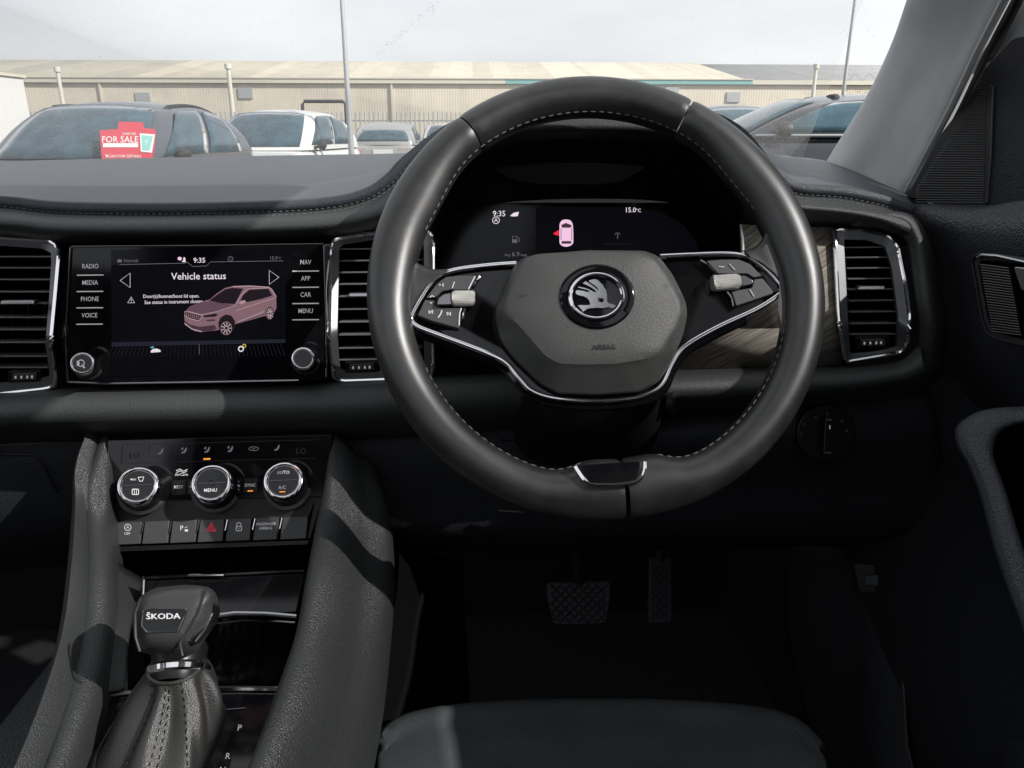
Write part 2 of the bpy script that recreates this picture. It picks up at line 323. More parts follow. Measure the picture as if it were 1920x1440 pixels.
def post(name, p0, p1, Y, r0, r1, mm, lab, cat, grp=None, head=None):
    a = P(*p0, Y); b = P(*p1, Y); x = b.x; t = thing(name, (x, Y, 0), lab, cat, grp)
    m = MB(); zs = [0, a.z]; m.lathe((x, Y, 0), (0, 0, 1), [(r0, 0), (r0, .5), (r1, a.z), (0, a.z+.02)], mm, 12); m.build('pole', t)
    if head: m = MB(); m.box((x+head*.5, Y, a.z-.05), abs(head)+.1, .14, .10, mm); m.build('lamp_head', t)
    else: m = MB(); m.lathe((x, Y, a.z), (0, 0, 1), [(r1*1.7, -.12), (r1*1.7, .1), (0, .13)], mm, 12); m.build('cap', t)
post('lamp_post', (634, -90), (656, 240), 14, .055, .03, 'pole_grey', 'tall thin grey lamp post rising out of the picture behind the white car', 'lamp post', 'tall lamp posts in the car yard', .6)
post('lamp_post', (1612, -90), (1583, 160), 22, .06, .035, 'pole_grey', 'tall thin grey lamp post beside the windscreen pillar', 'lamp post', 'tall lamp posts in the car yard', -.6)
post('post', (106, 130), (119, 200), 42, .11, .09, 'pole_cream', 'short cream post behind the dark car with the red sign', 'post', 'cream posts before the warehouse')
post('post', (425, 124), (436, 205), 42, .14, .10, 'pole_cream', 'short cream post behind the white car', 'post', 'cream posts before the warehouse')
post('post', (1528, 124), (1523, 190), 42, .11, .09, 'pole_cream', 'short cream post above the black car at right', 'post', 'cream posts before the warehouse')
gt = [P(567, 250, 34), P(567, 196, 34), P(570, 190, 34), P(643, 190, 34), P(648, 196, 34), P(650, 250, 34)]; gt[0].z = 0; gt[-1].z = 0
t = thing('pipe_gate', gt[0], 'black pipe goalpost frame in front of the warehouse wall', 'gate'); m = MB(); m.tube(gt, .07, 'pipe_black'); m.build('frame', t)
m = MB(); za, zb = .1, 2.15
for i in range(150): m.box((-22+i*.2, 36, 1.1), .05, .03, 2.1, 'pole_grey')
for z in (.4, 1.8): m.box((-7, 36.05, z), 30, .03, .05, 'pole_grey')
t = thing('palisade_fence', (-7, 36, 0), 'grey palisade fence running behind the parked cars', 'fence'); m.build('pales', t)
m = MB(); a = P(-10, 160, 30); m.box((a.x-1.0, 30, 1.6), 2.9, 2.2, 3.2, 'paint_white'); t = thing('site_cabin', (a.x-1, 30, 0), 'white cabin at the left edge behind the cars', 'cabin'); m.build('body', t, bevel=.03)
m = MB(); m.box((a.x-1.0, 30, 3.26), 3.05, 2.35, .1, 'cream_metal'); m.build('roof', t)
m = MB(); m.box((a.x-.5, 28.87, 1.9), .7, .05, .8, 'dark_pane'); m.build('window', t)

glass('car_glass', .42, 1.5, (.40, .52, .58), (.20, .38, .49), 1.5); mat('car_inside', (.05, .05, .055), .8)  # teal scatter in the panes stands in for haze, reflections and interior
def car(name, paint, loc, rz, lab, Ln=4.5, Wd=1.86, Ht=1.64, belt=1.0, rails=True, beltchrome=False, grp='cars parked in the yard'):
    t = thing('parked_car', (0, 0, 0), lab, 'car', grp); hw = Wd/2; hl = Ln/2
    st = [(-hl, .62, .78), (-hl+.06, .95, .86), (-hl+.3, belt+.01, .93), (-.9, belt, .95), (.3, belt, .95), (.9, belt-.01, .95), (1.5, belt-.09, .94), (hl-.3, belt-.2, .90), (hl-.06, belt-.34, .82), (hl, .45, .74)]
    rows = []
    for x, zt, k in st:
        w_ = Wd/2*k/.95; zl = .24
        rows.append([V3(x, s*w_*a, zl+(zt-zl)*b) for s, a, b in ((-1, .93, 0), (-1, 1, .3), (-1, 1.0, .72), (-1, .95, .93), (-1, .82, .995), (-1, .4, 1.02), (1, 0, 1.03), (1, .4, 1.02), (1, .82, .995), (1, .95, .93), (1, 1, .72), (1, 1, .3), (1, .93, 0))])
    m = MB(); m.surf(rows, paint, 2, 3); k0 = rows[0]; m.add(k0, [tuple(range(len(k0)))], paint); m.add(rows[-1], [tuple(range(len(k0)-1, -1, -1))], paint)
    m.build('body', t, ang=50)
    xf0, xf1, xr0, xr1 = .98, .12, -hl+.16, -hl+.62; zb, zr = belt-.01, Ht-.07; w0, w1 = hw*.97, hw*.76
    gv = lambda v: 1-(1-v)**1.38
    Wv = lambda v: w0+(w1-w0)*v**1.7
    dr_ = lambda u: -.13*max(0, u-.28)**2/.52
    def Sf(u, v, o=0): w_ = Wv(v)-.05; return V3(xf0+(xf1-xf0)*v+.20*(1-u*u)*(1-.5*v)+o*.6, u*w_, zb+(zr-zb)*gv(v)+.035*v*(1-u*u)-.03*v*u**6+o*.8)
    def Sr(u, v, o=0): w_ = Wv(v)-.05; return V3(xr0+(xr1-xr0)*v**1.6-.12*(1-u*u)-o*.9, u*w_, zb+(zr-zb+dr_(1))*gv(v)+.035*v*(1-u*u)-.03*v*u**6+o*.4)
    def Ss(s, u, v, o=0):
        f = Sf(s, v); r = Sr(s, v); w_ = Wv(v); e = min(1, min(u, 1-u)*14); zz = zb+(zr-zb+dr_(u))*gv(v)-.03*v+.05*math.sin(math.pi*u)**.7*v
        return V3(f.x+(r.x-f.x)*u, s*(w_-.05*(1-e)+o), zz+o*.3)
    def grid(fn, u0, u1, v0, v1, mm, nu=10, nv=6, mbx=None, o=0, holes=()):
        q = mbx or MB(); vs = [fn(u0+(u1-u0)*i/nu, v0+(v1-v0)*j/nv, o) for j in range(nv+1) for i in range(nu+1)]
        q.add(vs, [(j*(nu+1)+i, j*(nu+1)+i+1, (j+1)*(nu+1)+i+1, (j+1)*(nu+1)+i) for j in range(nv) for i in range(nu) if not any(a-1e-6 <= i and i+1 <= b+1e-6 and c_-1e-6 <= j and j+1 <= d+1e-6 for a, b, c_, d in holes)], mm); return q
    m = MB(); grid(Sf, -1, 1, 0, 1, paint, 40, 20, mbx=m, holes=[(3, 37, 2, 18)]); grid(Sr, -1, 1, 0, 1, paint, 20, 10, mbx=m, holes=[(2, 18, 2, 8)])
    for s in (-1, 1): grid(lambda u, v, o: Ss(s, u, v, o), 0, 1, 0, 1, paint, 56, 20, mbx=m, holes=[(4, 23, 3, 16), (26, 44, 3, 16)])
    nu = 28; vs = []
    for j in range(9):
        k = -1+2*j/8
        for i in range(nu+1):
            u = i/nu; a = Ss(1, u, 1); x = Sf(k, 1).x+(Sr(k, 1).x-Sf(k, 1).x)*u; vs.append(V3(x, k*a.y, a.z+.07*(1-k*k)*min(1, .6+4*min(u, 1-u))))
    m.add(vs, [(j*(nu+1)+i, j*(nu+1)+i+1, (j+1)*(nu+1)+i+1, (j+1)*(nu+1)+i) for j in range(8) for i in range(nu)], paint); m.build('roof', t, ang=50)
    grid(Sf, -.9, .9, .06, .93, 'car_glass', o=.012).build('windscreen', t, solid=-.004); grid(Sr, -.86, .86, .18, .88, 'car_glass', o=.015).build('rear_window', t, solid=-.004)
    for s in (-1, 1):
        def qd(u, v, o, s=s, a=.05, b=.42): return Ss(s, a+(b-a)*u+.03*(1-v)*0+ (1-u)*v*.04, .10+.76*v, o)
        def qe(u, v, o, s=s): return Ss(s, .45+.37*u-u*v*.06, .10+.76*v, o)
        grid(qd, 0, 1, 0, 1, 'car_glass', 6, 5, o=.012).build('side_window', t, solid=-.004); grid(qe, 0, 1, 0, 1, 'car_glass', 6, 5, o=.012).build('side_window', t, solid=-.004)
        if rails:
            m = MB(); m.tube([Ss(s, .02+.93*i/14, 1, -.06)+V3(0, 0, .045*min(1, i, 14-i)) for i in range(15)], .018, 'car_trim', 6); m.build('roof_rail', t)
        if beltchrome: m = MB(); m.tube([Ss(s, .02+.85*i/14, .03, .012) for i in range(15)], .017, 'satin_chrome', 6); m.build('window_trim', t)
        m = MB(); c = V3(.62, s*(hw+.10), belt+.07); m.lathe(c-V3(.05, 0, 0), (1, 0, 0), [(0, -.02), (.07, 0), (.085, .06), (.06, .13), (0, .16)], 'car_trim', 16); m.tube([c, c-V3(0, s*.13, .05)], .02, 'car_trim'); m.build('door_mirror', t)
        for x in (-hl+.85, hl-.85):
            m = MB(); m.lathe((x, s*(hw-.22), .34), (0, s, 0), [(.20, 0), (.34, 0), (.345, .1), (.34, .215), (.23, .225), (.22, .2), (0, .2)], 'rubber', 28, mats=['rubber', 'rubber', 'rubber', 'rubber', 'satin_chrome', 'satin_chrome']); m.build('wheel', t)
        m = MB(); m.box((-hl+.10, s*(hw-.28), belt-.14), .16, .42, .13, 'lamp_pale' if paint == 'paint_silver' else 'lamp_red'); m.build('tail_lamp', t, bevel=.02)
        m = MB(); m.box((hl-.20, s*(hw-.30), belt-.33), .22, .40, .13, 'lamp_clear'); m.build('headlamp', t, bevel=.02)
    for x in (-.05, -.95):
        for s in (-1, 1): m = MB(); m.box((x, s*.37, belt-.1), .14, .48, .75, 'car_inside'); m.box((x-.02, s*.37, belt+.36), .10, .24, .17, 'car_inside'); m.build('seat', t, bevel=.04)
    m = MB(); m.box((-hl+.02, 0, .80), .06, .55, .13, 'sign_white'); m.build('number_plate', t)
    m = MB(); m.box((-hl+.03, 0, .42), .10, 1.4, .2, 'car_trim'); m.build('bumper', t, bevel=.02)
    m = MB(); m.box((hl-.05, 0, .5), .14, 1.1, .28, 'car_trim'); m.build('grille', t, bevel=.03)
    t.location = loc; t.rotation_euler = (0, 0, R(rz)); return t
car('c', 'paint_darkgrey', (-4.02, 9.35, 0), -94, 'dark grey car with roof rails and a red sale sign behind its windscreen', Ht=1.67, belt=1.04)
car('c', 'paint_white', (-3.45, 14.7, 0), -99, 'white car parked beyond the dark grey one, left of the lamp post', Ht=1.72, belt=1.06, rails=False)
car('c', 'paint_silver', (-2.45, 25, 0), 90, 'silver grey car seen from the rear, right of the lamp post', Ht=1.60, rails=False, grp='cars parked in the yard')
car('c', 'paint_white', (-.75, 29, 0), -90, 'small white car just left of the steering wheel rim', Ht=1.62, rails=False)
car('c', 'paint_darkgrey', (-5.6, 29.5, 0), -90, 'grey car half hidden behind the white car and the lamp post', Ht=1.60, rails=False)
car('c', 'paint_black', (4.0, 9.3, .08), 176, 'black car parked side on with a bright line under its windows', Ht=1.66, belt=1.22, rails=False, beltchrome=True, Ln=4.7)
car('c', 'paint_black', (5.1, 15.4, .05), -88, 'black car behind the side on one, only its roof showing', Ht=1.78, belt=1.1, rails=False)
# sale sign in the windscreen of the dark grey car
SG = Pl(P(240, 262, 8.30), (0, -.62, .78))
t = thing('sale_sign', SG.q(240, 298), 'red FOR SALE sign propped at the windscreen of the dark grey car', 'sign')
m = MB(); m.prism(roundp([(187, 244), (221, 242), (222, 228), (268, 229), (268, 240), (291, 242), (284, 302), (191, 306)], 2), SG, .0, .03, 'sign_red')
m.text('FOR SALE', 225, 262, 17, SG, .034, 'sign_white', w=.95); m.flat(rect(193, 268.5, 259, 276), SG, .034, 'sign_white'); m.text('CINDOES', 242, 251, 6, SG, .034, 'sign_white'); m.text('SCAN FOR DETAILS', 232, 293, 7.5, SG, .034, 'sign_white'); m.flat([(197, 290), (203, 290), (200, 295)], SG, .034, 'sign_white')
m.build('board', t)
m = MB(); m.prism([(262, 250), (290, 252), (284, 286), (264, 284)], SG, .031, .04, 'sign_white'); m.flat([(265, 253), (287, 255), (281, 282), (267, 281)], SG, .043, 'sign_teal'); m.text('?', 274, 267, 14, SG, .045, 'sign_white'); m.build('card', t)

# ================================================================== THE CAR ROUND THE CAMERA
XC = -.30                                                       # the car's centreline
gl = thing('windscreen', P(800, 303, 1.30), 'dusty windscreen speckled with dried drops above the dashboard', 'windscreen')
A0, A1 = P(-500, 330, 1.22), P(1560, 318, 1.24); mid = P(700, 303, 1.34)
def ws(u, v): # u across, v up
    b = Vector((XC+(u*.80), 1.34-.14*u*u, mid.z-.02)); tp = Vector((XC+u*.66, .50-.06*u*u, H+.46)); p = b+(tp-b)*v; p.z += .05*math.sin(math.pi*v)*1; return p
m = MB(); m.surf([[ws(-1+i/3, j/3) for i in range(7)] for j in range(4)], 'windscreen_glass', 4, 4); m.build('pane', gl)
mat('drop', (.75, .76, .76), .3, alpha=.5); mat('frit', (.008, .008, .008), .5)
m = MB(); rnd = random.Random(3)
def speck(px, py, r, mm='drop'):
    # intersect the view ray with the glass surface roughly by marching
    d = ray(px, py); lo = None
    for k in range(60):
        p = C0+d*(.35+k*.022)
        v = (p.z-(mid.z-.02))/(H+.46-(mid.z-.02)); u = (p.x-XC)/(.80-.14*max(0, v))
        if 0 <= v <= 1 and p.y >= ws(max(-1, min(1, u)), v).y-.004: lo = p; break
    if lo is None: return
    n_ = Vector((0, -.5, -.85)).normalized(); e = n_.orthogonal().normalized(); gg = n_.cross(e); lo = lo-d.normalized()*.006
    rr = r*.0006; k = 6; ph = rnd.random()*6; vs = [lo+(e*math.cos(6.283*i/k+ph)*rr*(.6+rnd.random()*.6)+gg*math.sin(6.283*i/k+ph)*rr*(.6+rnd.random()*.6)) for i in range(k)]
    m.add(vs+[lo+n_*rr*.5], [(i, (i+1) % k, k) for i in range(k)]+[tuple(range(k-1, -1, -1))], mm)
for i in range(120):
    t_ = rnd.random(); speck(960-230*t_**.5*0+ (705+115*t_)-960+rnd.gauss(0, 3), 105-100*t_+rnd.gauss(0, 4), rnd.uniform(.4, .9), 'pole_grey')
for i in range(420): speck(rnd.uniform(1395, 1640), rnd.gauss(235, 42), rnd.uniform(.4, 1.3))
for i in range(110): speck(rnd.gauss(108, 9), rnd.uniform(205, 300), rnd.uniform(.4, 1.1))
for i in range(220): speck(rnd.uniform(130, 330), rnd.gauss(250, 30), rnd.uniform(.35, .8))
for i in range(160): speck(rnd.uniform(440, 600), rnd.gauss(255, 25), rnd.uniform(.35, .8))
for i in range(70): t_ = rnd.random(); speck(1575+70*t_, 30+ 40*math.sin(9*t_)+rnd.gauss(0, 6) if rnd.random() < .5 else 160+20*rnd.random(), rnd.uniform(.5, 1), 'pole_grey')
for k in range(60): t_ = k/59; speck(1583+66*t_, 166+18*t_*t_+4*math.sin(20*t_), .9); speck(1583+60*t_, 145+6*math.sin(14*t_), .8)
tag(m.build('dried_drops', gl, merge=False), 'dried drops and scratches on the glass')['kind'] = 'stuff'
m = MB(); m.surf([[ws(-1+i/3, -.04)+V3(0, 0, 0) for i in range(7)], [ws(-1+i/3, .012)+V3(0, -.0035, 0) for i in range(7)]], 'frit', 4, 1); m.build('black_edge_band', gl, solid=.002)

# roof, header and far side of the cabin: what the light comes through
cb = thing('car_roof', (XC, -.4, H+.42), 'pale cloth headlining of the cabin above the seats', 'roof')
m = MB(); zt = H+.45
def slab(mb, x0, x1, y0, y1, z0, z1, mm): mb.box(((x0+x1)/2, (y0+y1)/2, (z0+z1)/2), x1-x0, y1-y0, z1-z0, mm)
slab(m, XC-.74, XC+.74, .28, .50, zt, zt+.04, 'pillar_cloth'); slab(m, XC-.74, XC-.50, -1.9, .28, zt, zt+.04, 'pillar_cloth'); slab(m, XC+.50, XC+.74, -1.9, .28, zt, zt+.04, 'pillar_cloth'); slab(m, XC-.50, XC+.50, -1.9, -1.1, zt, zt+.04, 'pillar_cloth')
m.build('headlining', cb)
sh = thing('cabin_floor', (XC, 0, .30), 'black carpeted cabin floor and footwell', 'floor')
m = MB(); slab(m, XC-.82, XC+.86, -1.9, 1.46, H-1.02, H-.98, 'carpet'); m.build('floor_carpet', sh)
m = MB(); slab(m, XC-.82, XC+.86, 1.40, 1.46, H-.98, H-.10, 'carpet'); m.build('bulkhead', sh)
m = MB(); slab(m, XC-.82, XC-.78, -1.9, 1.4, H-.98, H-.06, 'dark_skin'); slab(m, XC-.80, XC-.70, -.45, -.2, H-.06, H+.45, 'dark_skin'); slab(m, XC-.80, XC-.70, -1.9, -1.2, H-.06, H+.45, 'dark_skin'); slab(m, XC+.72, XC+.86, -.45, -.2, H-.06, H+.45, 'dark_skin'); slab(m, XC+.72, XC+.86, -1.9, -1.0, H-.06, H+.45, 'dark_skin'); m.build('side_trim', sh)
m = MB(); slab(m, XC+.83, XC+.88, -1.9, 1.46, H-1.0, H-.07, 'dark_skin'); m.build('right_side_skin', sh)
m = MB(); slab(m, XC-.78, XC+.78, -1.5, -1.4, H-.98, H+.20, 'dark_skin'); m.build('rear_backrest_block', sh, bevel=.03)  # unseen; raised to block the rear sky from gloss black reflections
# ================================================================== DASHBOARD
D = thing('dashboard', (XC, .8, H-.3), 'black leather dashboard with touchscreen, air vents and wood grain trim', 'dashboard')
cols = [ # (px, py, Y) from the windscreen to the underside of the front edge
 [(-220, 322, 1.25), (-220, 350, .95), (-220, 382, .765), (-220, 402, .738), (-220, 424, .735), (-220, 455, .77)],
 [(0, 316, 1.27), (0, 348, .95), (0, 389, .765), (0, 406, .738), (0, 427, .735), (0, 452, .77)],
 [(110, 312, 1.28), (110, 346, .95), (110, 400, .765), (110, 416, .738), (110, 438, .735), (110, 462, .77)],
 [(300, 308, 1.29), (300, 345, .95), (300, 403, .765), (300, 417, .738), (300, 440, .735), (300, 462, .77)],
 [(500, 304, 1.30), (500, 342, .95), (500, 399, .765), (500, 413, .738), (500, 436, .735), (500, 458, .77)],
 [(620, 302, 1.30), (620, 338, .95), (620, 391, .765), (620, 407, .738), (620, 430, .735), (620, 452, .77)],
 [(690, 301, 1.30), (690, 332, .95), (690, 374, .765), (690, 394, .738), (690, 418, .735), (690, 442, .77)],
 [(735, 300, 1.30), (735, 322, .95), (735, 345, .765), (735, 371, .738), (735, 402, .735), (735, 432, .77)],
 [(785, 299, 1.30), (780, 300, .95), (770, 308, .765), (778, 330, .738), (790, 370, .735), (795, 420, .77)],
 [(870, 298, 1.30), (862, 262, .95), (850, 250, .765), (850, 272, .738), (850, 305, .735), (852, 330, .77)],
 [(960, 298, 1.30), (955, 232, .95), (950, 215, .765), (948, 232, .738), (942, 258, .735), (940, 275, .77)],
 [(1110, 298, 1.30), (1110, 222, .95), (1110, 203, .765), (1110, 222, .738), (1110, 246, .735), (1110, 262, .77)],
 [(1270, 298, 1.30), (1272, 232, .95), (1275, 215, .765), (1278, 232, .738), (1285, 258, .735), (1285, 275, .77)],
 [(1355, 299, 1.30), (1368, 262, .95), (1375, 252, .765), (1378, 275, .738), (1378, 305, .735), (1374, 332, .77)],
 [(1430, 301, 1.29), (1436, 300, .95), (1438, 325, .765), (1438, 352, .738), (1425, 388, .735), (1405, 420, .77)],
 [(1480, 305, 1.28), (1482, 322, .95), (1486, 362, .765), (1486, 376, .738), (1486, 396, .735), (1486, 424, .77)],
 [(1545, 314, 1.22), (1560, 334, .95), (1575, 371, .765), (1578, 386, .738), (1580, 404, .735), (1580, 430, .77)],
 [(1600, 335, 1.12), (1618, 350, .93), (1648, 385, .765), (1652, 398, .738), (1655, 418, .735), (1655, 440, .77)],
 [(1680, 372, 1.0), (1690, 380, .90), (1706, 404, .77), (1712, 418, .742), (1712, 445, .742), (1690, 462, .77)],
]
rows = [[P(*c[r]) for c in cols] for r in range(6)]
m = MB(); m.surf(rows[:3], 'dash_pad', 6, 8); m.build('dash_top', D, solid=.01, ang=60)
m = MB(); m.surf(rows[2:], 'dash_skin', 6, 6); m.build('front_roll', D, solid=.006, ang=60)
crs = spline([P(c[2][0], c[2][1]-1.5, c[2][2]-.001) for c in cols], 12); crs2 = spline([P(c[2][0], c[2][1]+5, c[2][2]-.012) for c in cols], 12)
m = MB(); stitches(m, crs, .0035, .0022, .00045, 'stitch_grey'); m.build('stitching', D, merge=False); m = MB(); stitches(m, crs2, .0035, .0022, .00045, 'stitch_grey'); m.build('stitching', D, merge=False)
# a little white thread on the dash top, the speaker slot at right
m = MB(); m.tube(spline([P(156, 331, .98), P(161, 324, 1.02), P(168, 320, 1.05), P(176, 315, 1.1)], 4), .0008, 'print_glow', 5); tag(m.build('thread'), 'short white thread lying on the dashboard by the windscreen', 'thread')
m = MB(); DT = Pl(P(1620, 370, .84), (0, -.25, 1)); m.prism([(1516, 333), (1560, 345), (1640, 362), (1690, 385), (1640, 378), (1590, 362), (1552, 355)], DT, .0, .012, 'void'); m.build('side_demister_slot', D)
m = MB(); m.tube([DT.q(1519, 334, .013), DT.q(1550, 352.5, .013)], .0012, 'print_glow', 5); m.build('slot_trim', D)

# fascia: upper plane leans back, lower plane tucks under, crease between them
cz = P(900, 622, .715).z; PA = Pl((0, .715, cz), (0, -math.cos(R(28)), math.sin(R(28)))); PB = Pl((0, .715, cz), (0, -math.cos(R(16)), -math.sin(R(16)))); FA = Crease(PA, PB, cz)
ky_extra = 0; xs = [-220, 0, 120, 300, 500, 620, 720, 900, 1100, 1300, 1480, 1600, 1700]
ky = [(-220, 650, 748), (0, 645, 742), (120, 643, 735), (300, 638, 730), (500, 634, 726), (620, 630, 722), (720, 627, 715), (789, 625, 713), (791, 625, 713), (900, 622, 710), (1100, 616, 705), (1300, 610, 700), (1386, 607, 698), (1389, 607, 698), (1480, 604, 696), (1600, 600, 694), (1706, 597, 690)]
def fas(px, py, h): return FA.q(px, py, h)
tops = [P(c[5][0], c[5][1], .79) for c in cols]
r0 = [PA.q(x, (560 if 790 < x < 1388 else 440), -.004) for x, a, b in ky]; r1 = [PA.q(x, a, -.004) for x, a, b in ky]; r2 = [PB.q(x, b+6, -.004) for x, a, b in ky]
for fa, fb in ((100, 632), (797, 1388), (1388, 1586)):
    xs_ = [fa]+[k[0] for k in ky if fa < k[0] < fb and abs(k[0]-1388) > 3]+[fb]; r1 = [FA.q(x, 622, 0) for x in xs_]; tp = 560 if fa == 797 else 446
    m = MB(); m.loft([[PA.q(x, tp, -.004) for x in xs_], [Vector((PA.q(x, 645-(x*.029), -.004).x, .716, cz)) for x in xs_], [PB.q(x, 747-(x*.034), -.004) for x in xs_]], 'piano', cap=False, closed=False); m.build('fascia_panel', D, solid=.003)
# wood grain trim right of the cluster
WT = [(1388, 421), (1432, 421), (1480, 420), (1562, 426), (1566, 500), (1574, 601), (1580, 684), (1480, 687), (1262, 693), (1262, 655), (1330, 602.5), (1390, 475)]
up = [(1388, 421), (1562, 426), (1573, 600.5), (1300, 609.5), (1394, 474)]; dn = [(1300, 609.5), (1573, 600.5), (1580, 685), (1250, 693), (1250, 611)]
m = MB(); m.add([PA.q(x, y, .002) for x, y in up[:2]]+[Vector((FA.q(up[2][0], up[2][1], .002).x, .7128, cz)), Vector((FA.q(1390, 607, .002).x, .7128, cz)), PA.q(1390, 445, .002)], [(0, 1, 2, 3, 4)], 'wood_trim')
m.add([Vector((FA.q(1250, 611, .002).x, .7128, cz)), Vector((FA.q(1573, 600.5, .002).x, .7128, cz)), PB.q(1580, 685, .002), PB.q(1250, 693, .002)], [(0, 1, 2, 3)], 'wood_trim'); m.build('wood_grain_trim', D, solid=.004)
def creased(pts, h):
    out = []; n = len(pts)
    for i in range(n):
        a, b = pts[i], pts[(i+1) % n]; out.append(a); pa, pb = PA.q(*a, h), PA.q(*b, h)
        if (pa.z-cz)*(pb.z-cz) < 0 and abs(pa.z-cz) > 1e-4 and abs(pb.z-cz) > 1e-4: t = (pa.z-cz)/(pa.z-pb.z); out.append((a[0]+(b[0]-a[0])*t, a[1]+(b[1]-a[1])*t))
    return out
def vent(outer, inner, slats, tabc, tabw, wheel, lab):
    cen = (sum(p[0] for p in inner)/len(inner), sum(p[1] for p in inner)/len(inner)); t = MB()
    o = resamp(outer, cen, 90); i_ = resamp(inner, cen, 90); mid_ = [(a[0]*.86+b[0]*.14, a[1]*.86+b[1]*.14) for a, b in zip(o, i_)]
    t.band(mid_, i_, FA, .003, 'vent_frame', .004, 'vent_frame', ho=.006); t.build('x')
    root = bpy.data.objects['x']; root.name = 'air_vent'; WL['air_vent'] = WL['x']; root.parent = D; root.location = WL['x']-WL[D.name]; root['label'] = lab; WL[root.name] = WL['x']
    c = MB(); c.tube([FA.q(x, y, .006) for x, y in o], .0021, 'chrome', 8, closed=True); c.build('chrome_surround', root)
    c = MB(); c.band(i_, [(x, y) for x, y in i_], FA, .003, 'void'); k = len(i_); A = [FA.q(x, y, .002) for x, y in i_]; B = [p+Vector((0, .05, -.008)) for p in A]; c.loft([A, B], 'void', cap=True); c.build('duct', root, merge=False)
    for y0, y1, xa, xb in slats:
        c = MB(); a, b = FA.q(xa, y0, -.001), FA.q(xb, y1, -.001); dn_ = Vector((0, .028, -.004)); th = Vector((0, 0, -.0013))
        c.add([a, b, b+dn_, a+dn_, a+th, b+th, b+dn_+th, a+dn_+th], [(0, 1, 2, 3), (4, 7, 6, 5), (0, 4, 5, 1), (1, 5, 6, 2), (0, 3, 7, 4)], 'slat'); c.build('slat', root, bevel=.0003)
    for q in range(7):
        c = MB(); x = slats[0][2]+(slats[0][3]-slats[0][2])*(q+.5)/7; yy = (slats[0][0]+slats[-1][0])/2; c.add([FA.q(x, slats[0][0]+5, -.03), FA.q(x, slats[-1][0]-5, -.03), FA.q(x, slats[-1][0]-5, -.04), FA.q(x, slats[0][0]+5, -.04)], [(0, 1, 2, 3)], 'satin_black'); c.build('vane', root, solid=.0012)
    c = MB(); x, y = tabc; c.prism(roundp(par(x, y, tabw, 8, -.01), 3), FA, .001, .011, 'satin_chrome'); c.build('tab', root, bevel=.0012)
    c = MB(); x, y = wheel; c.prism(roundp(par(x, y, 62, 20, -.03), 4), PB, .0, .0045, 'satin_black'); c.prism(roundp(par(x, y, 46, 12, -.03), 2), PB, .0045, .0065, 'button_grey')
    for dx in (-16, -5, 6, 15): c.flat(par(x+dx, y-.03*dx, 3.5, 5), PB, .0068, 'print_glow')
    c.build('thumbwheel', root, bevel=.0006); return root
vent([(1564, 431), (1612, 430), (1662, 441), (1683, 462), (1697, 530), (1706, 598), (1702, 640), (1690, 660), (1584, 678), (1573, 600)], [(1582, 449), (1625, 450), (1660, 462), (1672, 500), (1685, 598), (1682, 650), (1640, 659), (1594, 663), (1590, 598)],
     [(y, y-1, xa, xb) for y, xa, xb in ((463, 1584, 1668), (482, 1585, 1671), (502, 1588, 1676), (522, 1590, 1679), (542, 1592, 1682), (563, 1593, 1685), (584, 1594, 1685), (606, 1595, 1684), (626, 1595, 1684))], (1636, 540), 48, (1637, 643), 'driver side air vent at the right end')
vent([(-140, 440), (0, 447), (95, 453), (110, 462), (111, 480), (104, 560), (96, 645), (106, 700), (104, 722), (90, 728), (0, 738), (-140, 745)], [(-120, 458), (5, 461), (80, 466), (97, 475), (92, 560), (85, 645), (94, 705), (60, 712), (0, 718), (-120, 724)],
     [(y, y, -118, xb) for y, xb in ((480, 98), (501, 96), (523, 94), (546, 92), (568, 88), (594, 87), (617, 86), (641, 86), (667, 89), (688, 90))], (32, 567), 62, (45, 707), 'centre air vent left of the touchscreen')
vent([(620, 456), (628, 448), (690, 438), (800, 432), (812, 440), (812, 700), (800, 708), (640, 714), (624, 706), (616, 632)], [(636, 460), (698, 450), (790, 446), (795, 460), (795, 690), (780, 694), (650, 697), (636, 690), (632, 632)],
     [(y, y-2, 635, 792) for y in (466, 488, 510, 532, 555, 579, 603, 627, 652, 674)], (690, 553), 74, (678, 689), 'centre air vent right of the touchscreen')

# ------------------------------------------------------------------ touchscreen unit
T0 = P(370, 588, .712); TS = Pl(T0, (0, -.995, .10))
u = MB(); u.prism(roundp([(132, 463), (609, 457), (612, 712), (124, 719)], 5), TS, -.03, 0, 'piano'); unit = u.build('touchscreen_unit', D, bevel=.0012)
c = MB(); c.tube([TS.q(x, y, .0006) for x, y in roundp([(133, 463), (124, 640), (128, 719)], 3)]+[TS.q(x, y, .0006) for x, y in [(200, 719), (400, 716), (560, 713)]], .0011, 'dark_chrome', 6); c.tube([TS.q(x, y, .0006) for x, y in [(134, 462), (400, 460), (606, 457)]], .0006, 'dark_chrome', 6); c.tube([TS.q(x, y, .0006) for x, y in [(608, 460), (612, 600), (612, 706)]], .0009, 'chrome', 6); c.build('edge_trim', unit)
def zz(x, y): return (120+x/3.84, 450+y/3.84)                    # pixels of an enlarged view
Z = lambda *a: [zz(a[i], a[i+1]) for i in range(0, len(a), 2)]
c = MB(); c.prism([(208, 468), (536, 465), (536, 702), (208, 706)], TS, .0001, .0004, 'screen_glass')
h = .0008
c.flat([(209, 498), (536, 494), (536, 640), (209, 645)], TS, .0006, 'lit_navy')
c.flat([(209, 642), (535, 636), (535, 643), (209, 650)], TS, h, 'lit_slate')
for i in range(44): x = 212+i*7.3; c.line([(x, 651-(x-209)*.018), (x-9+18*(i/44), 668)], .8, TS, h, 'lit_faint')
